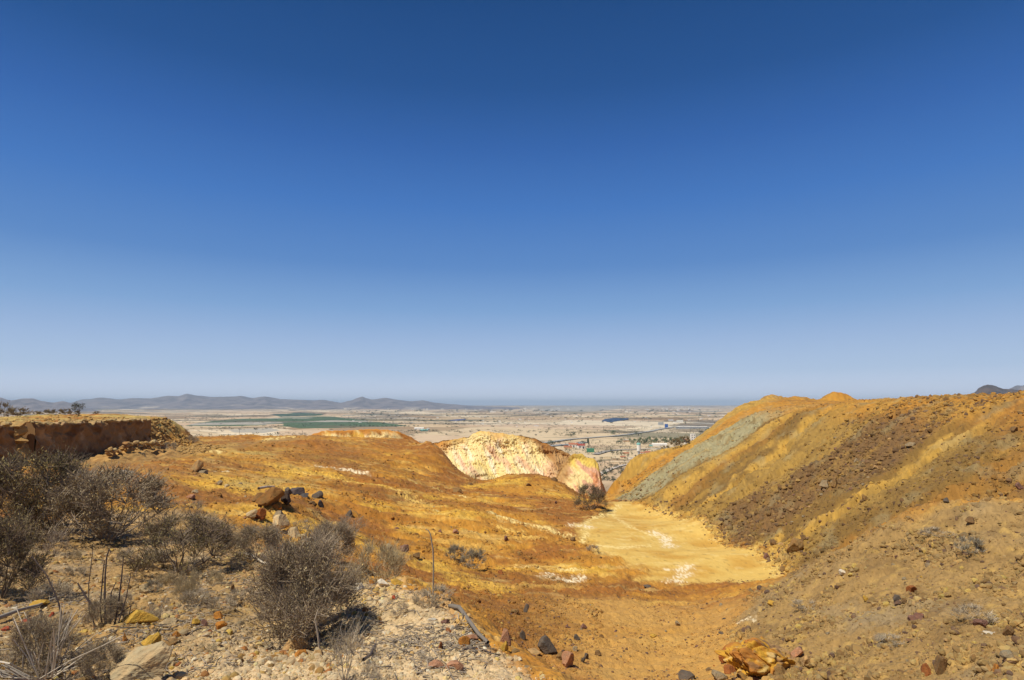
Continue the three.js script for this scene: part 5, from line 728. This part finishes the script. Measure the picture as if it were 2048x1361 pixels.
// a shrub one metre high: stems from the root, clumps along a dome, twigs from every clump
function shrubGeos(seed, { stems = 9, clumps = 60, twigs = 22, leaves = 3, width = 1, tw = .0032, len = .15, wood = [.28, .215, .145], leaf = [.25, .20, .105], up = .55, leafSize = .011, bare = 0 }) {
  const r = RNG(seed), W = new GB(), T = new GB(), F0 = new GB(), jc = (c, a) => { const k = 1 - a + 2 * a * r(); return [c[0] * k, c[1] * k, c[2] * k * (.92 + .16 * r())]; };
  const tops = [];
  for (let i = 0; i < stems; i++) {
    const a = i / stems * 6.283 + r() * .8, reach = (.18 + .32 * r()) * width, h = .35 + .4 * r(); let p = [Math.cos(a) * .03, 0, Math.sin(a) * .03];
    for (let k = 1; k <= 4; k++) { const t = k / 4, q = [Math.cos(a) * reach * Math.pow(t, .8) + (r() - .5) * .05, h * t, Math.sin(a) * reach * Math.pow(t, .8) + (r() - .5) * .05]; W.tube(p, q, .014 * (1.15 - t * .8), .014 * (1.15 - (t + .25) * .8), jc(wood, .2), 4); p = q; if (k >= 2) tops.push(q); }
  }
  for (let c = 0, tries = 0; c < clumps; c++) {
    let u = Math.pow(r(), .7), th = r() * 6.283; while (tries++ < 4000 && n3(Math.cos(th) * 1.5 + seed * 3, u * 2.6, Math.sin(th) * 1.5) < -.06) { u = Math.pow(r(), .7); th = r() * 6.283; }
    const dead = r() < .22, tone = .75 + .5 * r(), warm = r(), wl = dead ? [wood[0] * 1.35, wood[1] * 1.35, wood[2] * 1.35] : wood, lf = [leaf[0] * tone * (1 + .12 * warm), leaf[1] * tone, leaf[2] * tone * (1 - .25 * warm)];
    const lump = 1 + .55 * n2(Math.cos(th) * 1.7 + seed, Math.sin(th) * 1.7 + u * 2), rad = .46 * width * Math.sqrt(Math.max(.02, 1 - (u - .18) ** 2 * 1.25)) * (.55 + .45 * Math.sqrt(r())) * lump, y = (.12 + .72 * u) * (1 + .12 * n2(th * 2, seed));
    const C = [Math.cos(th) * rad, y, Math.sin(th) * rad]; let best = tops[0], bd = 9; for (const q of tops) { const d = (q[0] - C[0]) ** 2 + (q[1] - C[1] + .12) ** 2 + (q[2] - C[2]) ** 2; if (d < bd) { bd = d; best = q; } }
    const mid = [(best[0] + C[0]) / 2 + (r() - .5) * .06, (best[1] + C[1]) / 2 + .02, (best[2] + C[2]) / 2 + (r() - .5) * .06]; W.tube(best, mid, .006, .005, jc(wood, .2), 3); W.tube(mid, C, .005, .0035, jc(wood, .2), 3);
    for (let k = 0; k < twigs; k++) {
      const s = [C[0] + (r() - .5) * .13, C[1] + (r() - .5) * .12, C[2] + (r() - .5) * .13]; let d = [C[0] * .8 + (r() - .5) * 1.9, up + (r() - .45) * 1.3, C[2] * .8 + (r() - .5) * 1.9]; const l = Math.hypot(...d), ln = len * (.5 + r() + (r() < .05 ? .9 : 0)); d = d.map(v => v / l * ln);
      const m = [s[0] + d[0] * .5 + (r() - .5) * .02, s[1] + d[1] * .5, s[2] + d[2] * .5 + (r() - .5) * .02], e = [s[0] + d[0], s[1] + d[1] * 1.05, s[2] + d[2]], col = jc(wl, .35);
      T.tube(s, m, tw, tw * .8, col, 3); T.tube(m, e, tw * .8, tw * .35, col, 3);
      if (!dead && r() >= bare) for (let q = 0; q < leaves; q++) { const t = r(), o = [s[0] + d[0] * t + (r() - .5) * .03, s[1] + d[1] * t + (r() - .5) * .03, s[2] + d[2] * t + (r() - .5) * .03], z = leafSize * (.6 + r()), v = () => [(r() - .5) * 2 * z, (r() - .3) * 2.4 * z, (r() - .5) * 2 * z], A1 = v(), B1 = v(); F0.quad(o, [o[0] + A1[0], o[1] + A1[1], o[2] + A1[2]], [o[0] + A1[0] + B1[0], o[1] + A1[1] + B1[1], o[2] + A1[2] + B1[2]], [o[0] + B1[0], o[1] + B1[1], o[2] + B1[2]], jc(lf, .25)); }
    }
  }
  return { stem: W.build(), twig: T.build(), leaf: F0.p.length ? F0.build() : null };
}
const olive = [.24, .195, .085], greyl = [.325, .258, .15], straw = [.55, .43, .22], brownw = [.165, .12, .08], pale = [.44, .37, .26];
const SH = {
  big: shrubGeos(1, { clumps: 215, twigs: 26, leaves: 4, width: 1.0, stems: 14, tw: .0026, len: .14, leafSize: .007, leaf: greyl }),
  grey: shrubGeos(2, { clumps: 130, twigs: 22, leaves: 4, width: 1.25, stems: 12, leafSize: .009, leaf: greyl, tw: .003 }),
  olive: shrubGeos(3, { clumps: 150, twigs: 22, leaves: 5, width: 1.2, stems: 10, leafSize: .0095, leaf: olive, wood: brownw, tw: .003 }),
  olive2: shrubGeos(4, { clumps: 120, twigs: 20, leaves: 5, width: 1.5, stems: 10, leafSize: .010, leaf: olive, wood: brownw, tw: .0035 }),
  straw: shrubGeos(5, { clumps: 70, twigs: 24, leaves: 1, width: 1.5, stems: 10, len: .24, up: 1.1, leaf: straw, wood: [.36, .28, .16], tw: .003 }),
  twiggy: shrubGeos(6, { clumps: 34, twigs: 14, leaves: 1, width: 1.0, stems: 9, len: .2, up: .8, wood: [.28, .22, .16], leaf: greyl, tw: .004 }),
  sparse: shrubGeos(7, { clumps: 26, twigs: 10, leaves: 1, width: .7, stems: 8, len: .22, up: 1.0, wood: [.36, .29, .20], leaf: greyl, tw: .003 }),
  low: shrubGeos(8, { clumps: 46, twigs: 20, leaves: 3, width: 2.0, stems: 10, len: .26, up: .7, wood: [.40, .33, .235], leaf: greyl, tw: .006, leafSize: .018 }),
  cushion: shrubGeos(9, { clumps: 40, twigs: 20, leaves: 3, width: 1.7, stems: 8, len: .22, up: .6, wood: [.27, .235, .175], leaf: [.28, .24, .155], tw: .007, leafSize: .02 }),
  far: shrubGeos(10, { clumps: 30, twigs: 14, leaves: 4, width: 1.4, stems: 7, len: .2, leaf: [.24, .20, .11], wood: brownw, tw: .008, leafSize: .03 }),
};
const SHRUB = {};
for (const k in SH) { const g = new THREE.Group(); meshIn(g, 'stem', SH[k].stem, woodMat); meshIn(g, 'twigs', SH[k].twig, woodMat); if (SH[k].leaf) meshIn(g, 'foliage', SH[k].leaf, dryLeafMat); SHRUB[k] = g; }
function shrub(kind, px, py, wpx, hpx, label, { D, turn, group, wide = { big: 1.34, grey: 1.55, olive: 1.45, olive2: 1.75, straw: 1.9, twiggy: 1.3, sparse: 1.1, low: 2.3, cushion: 2.0, far: 1.6 }[kind], name = 'dry_shrub', cat = 'shrub' } = {}) {
  let x, y, z; if (D) { const p = at(px, py, D); x = p[0]; z = p[2]; y = H(x, z); } else [x, y, z] = spot(px, py);
  const s = -z / FOC * 1.03, o = SHRUB[kind].clone(), h = hpx * s / 1.12; o.scale.set(wpx * s / wide, h, wpx * s / wide); o.position.set(x, y - .02, z); o.rotation.y = turn ?? px * .37; put(o, name); tag(o, label, cat, group); return o;
}
shrub('big', 608, 1294, 250, 235, 'big dense grey shrub in the middle foreground');
shrub('olive', 58, 1078, 250, 190, 'tall dark olive shrub at the left edge');
shrub('olive2', 100, 1062, 180, 125, 'dark bushy shrub filling the gap between the olive and the broad grey shrub', { turn: 3 });
shrub('grey', 210, 1086, 275, 160, 'broad grey brown shrub with dark trunk, right of the olive one', { turn: 2 });
shrub('olive', 2, 1190, 175, 178, 'dark olive shrub cut by the left edge', { turn: 1 });
shrub('olive2', 362, 1146, 225, 125, 'olive brown shrub with shadow on the right, left of centre');
shrub('twiggy', 386, 1042, 56, 46, 'small upright dark shrub on the slope behind', { name: 'dry_shrub' });
shrub('grey', 515, 1122, 135, 78, 'grey shrub below the rock outcrop', { turn: 4 });
shrub('low', 640, 1126, 110, 60, 'grey low shrub behind the big foreground shrub', { turn: 1 });
shrub('straw', 758, 1166, 150, 84, 'straw coloured dry shrub on the gravel crest');
shrub('twiggy', 700, 1072, 66, 48, 'sparse twiggy shrub on the ochre hillside', { turn: 1.4 });
shrub('grey', 665, 1128, 120, 84, 'brown twiggy shrub right behind the big foreground shrub', { turn: 3 });
shrub('cushion', 915, 1120, 58, 38, 'rounded grey tuft on the ochre slope, left one of two'); shrub('cushion', 948, 1136, 56, 42, 'rounded grey tuft on the ochre slope, right one of two', { turn: 2 });
shrub('olive2', 1180, 1021, 76, 54, 'lone dark shrub at the head of the dry pond', { turn: 1.2 });
shrub('low', 866, 1206, 90, 40, 'flattened tangle of dark twigs on the gravel edge', { turn: .6 });
shrub('sparse', 690, 1372, 105, 130, 'thin see-through shrub at the bottom edge', { turn: 1.1 }); shrub('sparse', 745, 1380, 60, 80, 'thin low twigs at the bottom edge right of the see-through shrub');
shrub('low', 100, 1208, 90, 42, 'low brown shrub with dark shadow by the fallen stalk'); shrub('twiggy', 112, 1112, 54, 54, 'small grey shrub between the two dark olive ones');
shrub('straw', 372, 1216, 66, 66, 'thin straw tuft on bare sandy ground', { turn: 2 }); shrub('low', 385, 1225, 70, 40, 'grey brown low shrub under the straw tuft'); shrub('low', 442, 1238, 60, 28, 'pale grey mat shrub near the stony patch', { turn: 2.4 });
shrub('cushion', 305, 1192, 36, 28, 'small round dark shrub beside the beige slab'); shrub('low', 285, 1130, 110, 34, 'grey dead mat at the foot of the olive brown shrub', { turn: 3 });
shrub('grey', 212, 1262, 90, 70, 'dark brown shrub among the bare stalks', { turn: 5 }); shrub('sparse', 308, 1250, 50, 46, 'pale sparse twigs left of the yellow rock', { turn: 5 });
shrub('grey', 75, 1345, 150, 120, 'dense grey shrub behind the bleached twigs', { turn: 2.6 }); shrub('grey', 196, 1372, 110, 84, 'grey shrub left of the large beige boulder', { turn: 1.6 });
shrub('low', 10, 1345, 90, 50, 'low shrub in the bottom left corner', { turn: .3 });
{ const r = RNG(97), T0 = [[40, 1150], [150, 1150], [250, 1170], [330, 1230], [430, 1180], [470, 1140], [480, 1215], [250, 1215], [30, 1290], [320, 1330], [410, 1320], [540, 1335], [760, 1320], [850, 1330], [800, 1225], [560, 1160], [690, 1150], [150, 1120], [330, 1170], [600, 1060], [640, 1075], [455, 1090]];
  for (const [px, py] of T0) { const q = Math.floor(r() * 4); shrub(['sparse', 'low', 'straw', 'twiggy'][q], px, py, 26 + r() * 34, 14 + r() * 20, ['thin see-through', 'flat grey', 'straw coloured', 'dark twiggy'][q] + ' small tuft ' + (px < 200 ? 'by the left edge' : px < 350 ? 'near the bare stalks' : px < 500 ? 'left of the big grey shrub' : px < 700 ? 'behind the big grey shrub' : 'on the pale gravel') + (py < 1130 ? ', up the slope' : py < 1200 ? ', farther back' : py < 1280 ? ', nearer' : ', by the bottom edge'), { group: 'dry tufts', name: 'dry_tuft', cat: 'tuft', turn: r() * 6 }); } }
{ // dry litter
  const r = RNG(98), n = 5000, g = new THREE.CylinderGeometry(.0018, .003, 1, 4); g.rotateZ(Math.PI / 2); const im = new THREE.InstancedMesh(g, new THREE.MeshStandardMaterial({ color: 0xffffff, roughness: 1 }), n), m = new THREE.Matrix4(), q = new THREE.Quaternion(), e = new THREE.Euler(), c = new THREE.Color(); let k = 0, t = 0;
  while (k < n && t++ < n * 40) { const a = mix(-.74, .05, r()), d = 3.4 * Math.pow(4, r()), x = Math.sin(a) * d, z = -Math.cos(a) * d; if (shoulderZ(x, z) < 0 || r() > .25 + fbm(x * .8 + 3, z * .8, 3) * 1.3) continue; e.set(0, r() * 6.28, (r() - .5) * .7); q.setFromEuler(e); m.compose(new THREE.Vector3(x, H(x, z) + .012, z), q, new THREE.Vector3(.04 + .16 * r() * r(), 1 + r(), 1 + r())); im.setMatrixAt(k, m); const v = .12 + .3 * r(); c.setRGB(v, v * .8, v * .58); im.setColorAt(k, c); k++; }
  im.count = k; put(im, 'dry_litter'); tag(im, 'dry twig litter strewn between the shrubs', 'litter', null, 'stuff'); }
// far ones on the terrace and by the wall
shrub('far', 308, 838, 34, 15, 'bushy shrub on the right end of the terrace', { D: 34 }); shrub('far', 192, 833, 14, 8, 'tiny shrub on the terrace crest', { D: 37 }); shrub('far', 34, 842, 46, 24, 'ragged shrub on the terrace at the left', { D: 34, turn: 2 }); shrub('far', 4, 843, 28, 36, 'tall shrub on the terrace at the left edge', { D: 36 });
for (const [px, w, h, l] of [[92, 34, 12, 'low shrub on the terrace left of the small tree, first'], [112, 26, 14, 'low shrub on the terrace left of the small tree, second'], [131, 18, 16, 'dark shrub on the terrace next to the small tree'], [146, 22, 10, 'low shrub under the small terrace tree'], [62, 30, 10, 'low shrub between the ragged one and the rest']]) shrub('far', px, 841, w, h, l, { D: 35.5 });
shrub('low', 338, 895, 34, 22, 'grey shrub below the broken terrace end', { D: 33.6 }); shrub('low', 384, 886, 26, 16, 'small grey shrub at the start of the ochre crest', { D: 39 }); shrub('cushion', 285, 903, 16, 14, 'tiny grey shrub in front of the rubble pile', { D: 29.4 }); shrub('far', 232, 838, 8, 6, 'tiny tuft at the wall top', { D: 31 });
shrub('far', 2030, 798, 34, 16, 'dark bush beside the ruined wall on the right skyline', { D: 44 });
shrub('cushion', 1943, 1116, 62, 36, 'dark grey cushion shrub on the gravel mound'); shrub('low', 1955, 1262, 90, 26, 'grey dry mat on the mound above the maroon stone'); shrub('low', 1620, 1215, 80, 16, 'faint grey dry grass on the left of the mound', { turn: 2 }); shrub('low', 1790, 1300, 90, 18, 'faint grey dry mat low on the mound', { turn: 4 }); shrub('low', 1880, 1075, 80, 16, 'pale dry grass near the mound crest', { turn: 1 }); shrub('low', 1186, 1106, 30, 12, 'small green grey tuft at the pond edge');
for (const [px, py, w, h, l, D] of [[1352, 906, 26, 22, 'dark bush on the far edge of the heap, lower one', 51], [1368, 898, 30, 22, 'dark bush on the far edge of the heap, upper one', 51], [1332, 914, 18, 12, 'small dark bush at the far slope end', 53], [1240, 960, 10, 8, 'tiny bush on the far ochre slope', 51]]) shrub('far', px, py, w, h, l, { D });
{ // small tree on the terrace
  const p = at(156, 842, 35), s = 35 / FOC, t = TREES[2].clone(); t.scale.set(24 * s / .8, 30 * s, 24 * s / .8); t.position.set(p[0], H(p[0], p[2]) - .02, p[2]); put(t, 'small_tree'); tag(t, 'small round tree standing alone on the terrace', 'tree');
}
// bare stalks, dead twigs and fallen wood
function stick(name, label, pts, r0, r1, col, cat, D, group) {
  const g = new GB(); let p = null; const P = pts.map(([px, py, d]) => at(px, py, d ?? D)); const n = P.length - 1;
  for (let i = 0; i < n; i++) g.tube(P[i], P[i + 1], mix(r0, r1, i / n), mix(r0, r1, (i + 1) / n), col, 5);
  const m = new THREE.Mesh(g.build(), woodMat); put(m, name); tag(m, label, cat, group); return m;
}
const dk = [.085, .06, .05], bl = [.55, .47, .36], gy = [.30, .25, .19];
{ const [x, y, z] = spot(212, 1262), D = -z;
  const g = new THREE.Group(), W = new GB(), add = (pts, r0) => { const P = pts.map(([px, py, dd = 0]) => { const q = at(px, py, D + dd); return [q[0] - x, q[1] - y, q[2] - z]; }); for (let i = 0; i < P.length - 1; i++) { const b = new GB(); W.tube(P[i], P[i + 1], r0 * (1 - i / P.length * .7), r0 * (1 - (i + 1) / P.length * .7), dk, 5); } };
  add([[214, 1262], [209, 1200], [210, 1150], [213, 1110], [218, 1092], [222, 1100]], .010); add([[226, 1260], [237, 1200], [243, 1150], [247, 1105]], .009); add([[205, 1255], [200, 1210], [206, 1140], [209, 1115], [185, 1112]], .007); add([[230, 1262, -.1], [252, 1190, -.1], [262, 1140, -.1]], .006); add([[195, 1258], [178, 1215], [177, 1165], [186, 1090]], .006); add([[190, 1215], [170, 1185], [155, 1160]], .011); add([[236, 1225, .05], [262, 1205, .05], [258, 1225, .05], [244, 1240, .05]], .006); add([[220, 1258], [222, 1180], [232, 1158], [228, 1165]], .006);
  meshIn(g, 'stalk', W.build(), woodMat); g.position.set(x, y - .03, z); put(g, 'bare_stalks'); tag(g, 'cluster of tall bare dark stalks in the left foreground', 'dead plant');
}
{ // bleached dead twigs, bottom left
  const [x, y, z] = spot(95, 1352), D = -z, r = RNG(91), W = new GB(), g = new THREE.Group(), col = () => { const k = .6 + .5 * r(); return bl.map(v => v * k); };
  const add = (pts, r0) => { const P = pts.map(([px, py, dd = 0]) => { const q = at(px, py, D + dd); return [q[0] - x, q[1] - y, q[2] - z]; }), c = col(); for (let i = 0; i < P.length - 1; i++) W.tube(P[i], P[i + 1], r0 * (1 - i / P.length * .6), r0 * (1 - (i + 1) / P.length * .6), c, 4); };
  for (let i = 0; i < 44; i++) { const ang = -.5 + r() * 1.7, l = 60 + r() * 130, bx = 70 + r() * 40, dd = (r() - .5) * .5, k = (r() - .5) * 30; add([[bx, 1352, dd], [bx + Math.sin(ang) * l * .5 + k * .3, 1352 - Math.cos(ang) * l * .45, dd * 1.4], [bx + Math.sin(ang) * l, 1352 - Math.cos(ang) * l * .8, dd * 2]], .0045); if (r() < .5) add([[bx + Math.sin(ang) * l * .5 + k * .3, 1352 - Math.cos(ang) * l * .45, dd * 1.4], [bx + Math.sin(ang) * l * .8 + k, 1352 - Math.cos(ang) * l * .8, dd]], .0028); }
  add([[45, 1345], [46, 1310], [42, 1290], [38, 1278]], .007); add([[0, 1318, -.2], [20, 1322, -.2], [48, 1338, -.1], [70, 1350]], .007); for (let i = 0; i < 16; i++) { const yy = 1330 + r() * 25; add([[r() * 30 - 10, yy - 20 * r(), -.3], [30 + r() * 30, yy + r() * 10, -.25], [80 + r() * 20, 1354, -.1]], .0045); }
  meshIn(g, 'twigs', W.build(), woodMat); g.position.set(x, y - .02, z); put(g, 'dead_bush'); tag(g, 'bleached whitish dead bush in the bottom left corner', 'dead bush');
}
{ const g = (px, py, lift) => { const [x, y, z] = spot(px, py); return [px, py, -z]; };
  const onGround = (name, label, cat, pts, r0, r1, col, lift = 1) => { const G = new GB(), P = pts.map(([px, py]) => { const [x, y, z] = spot(px, py); return [x, y + r0 * lift, z]; }), n = P.length - 1; for (let i = 0; i < n; i++) G.tube(P[i], P[i + 1], mix(r0, r1, i / n), mix(r0, r1, (i + 1) / n), col, 6); const m = new THREE.Mesh(G.build(true), woodMat); put(m, name); tag(m, label, cat); };
  onGround('fallen_branch', 'bleached fallen branch left of the big grey shrub', 'branch', [[478, 1111], [500, 1117], [525, 1132], [550, 1143]], .022, .012, bl, 2);
  onGround('fallen_stalk', 'long dark fallen stalk at the left edge', 'stalk', [[-10, 1256], [30, 1240], [75, 1222], [125, 1203]], .022, .010, gy, 2.5);
  onGround('fallen_branch', 'weathered grey branch lying along the gravel edge', 'branch', [[900, 1218], [918, 1238], [938, 1262], [960, 1284], [976, 1298]], .024, .014, [.19, .16, .13], 2);
  onGround('fallen_branch', 'thin dark branch below the weathered grey one', 'branch', [[925, 1310], [955, 1306], [985, 1318], [1010, 1322]], .008, .004, dk, 2);
  onGround('fallen_branch', 'thick dark twig lying at the bottom edge by the see-through shrub', 'branch', [[726, 1350], [740, 1330], [750, 1308]], .012, .009, dk, 3);
  onGround('fallen_branch', 'pale log on the hillside beside the hollow', 'branch', [[240, 949], [262, 951], [278, 957]], .06, .05, gy, 1);
  onGround('fallen_plank', 'pale weathered plank on top of the rock outcrop', 'plank', [[516, 991], [532, 988], [547, 986]], .05, .04, [.5, .42, .33], 5);
  const st = (name, label, px, py, pts, r0, col) => { const [x, y, z] = spot(px, py), G = new GB(), P = pts.map(([a, b]) => { const q = at(a, b, -z); return [q[0], q[1], q[2]]; }); P[0] = [x, y - .03, z]; for (let i = 0; i < P.length - 1; i++) G.tube(P[i], P[i + 1], r0 * (1 - i / P.length * .6), r0 * (1 - (i + 1) / P.length * .6), col, 4); const m = new THREE.Mesh(G.build(), woodMat); put(m, name); tag(m, label, 'stalk'); };
  st('dry_stalk', 'single tall dry stalk with dark head on the gravel edge', 866, 1190, [[866, 1190], [867, 1140], [866, 1100], [861, 1070], [857, 1062], [851, 1059]], .009, gy);
  st('dry_stalk', 'dark forked stalk standing behind the dead bush', 122, 1262, [[122, 1262], [122, 1230], [117, 1208], [108, 1185], [92, 1150], [62, 1112]], .011, dk);
  st('dry_stalk', 'pale thin stalk rising from the big grey shrub', 575, 1240, [[575, 1240], [570, 1150], [566, 1100], [563, 1084]], .006, gy);
  st('dry_stalk', 'grey stalk standing right of the big shrub', 695, 1250, [[695, 1250], [693, 1190], [686, 1165], [682, 1130]], .007, gy);
  st('dry_stalk', 'pale stem at the foot of the big grey shrub', 640, 1320, [[640, 1320], [636, 1275], [630, 1240], [636, 1220]], .009, [.38, .31, .23]);
}
renderer.render(scene, camera);
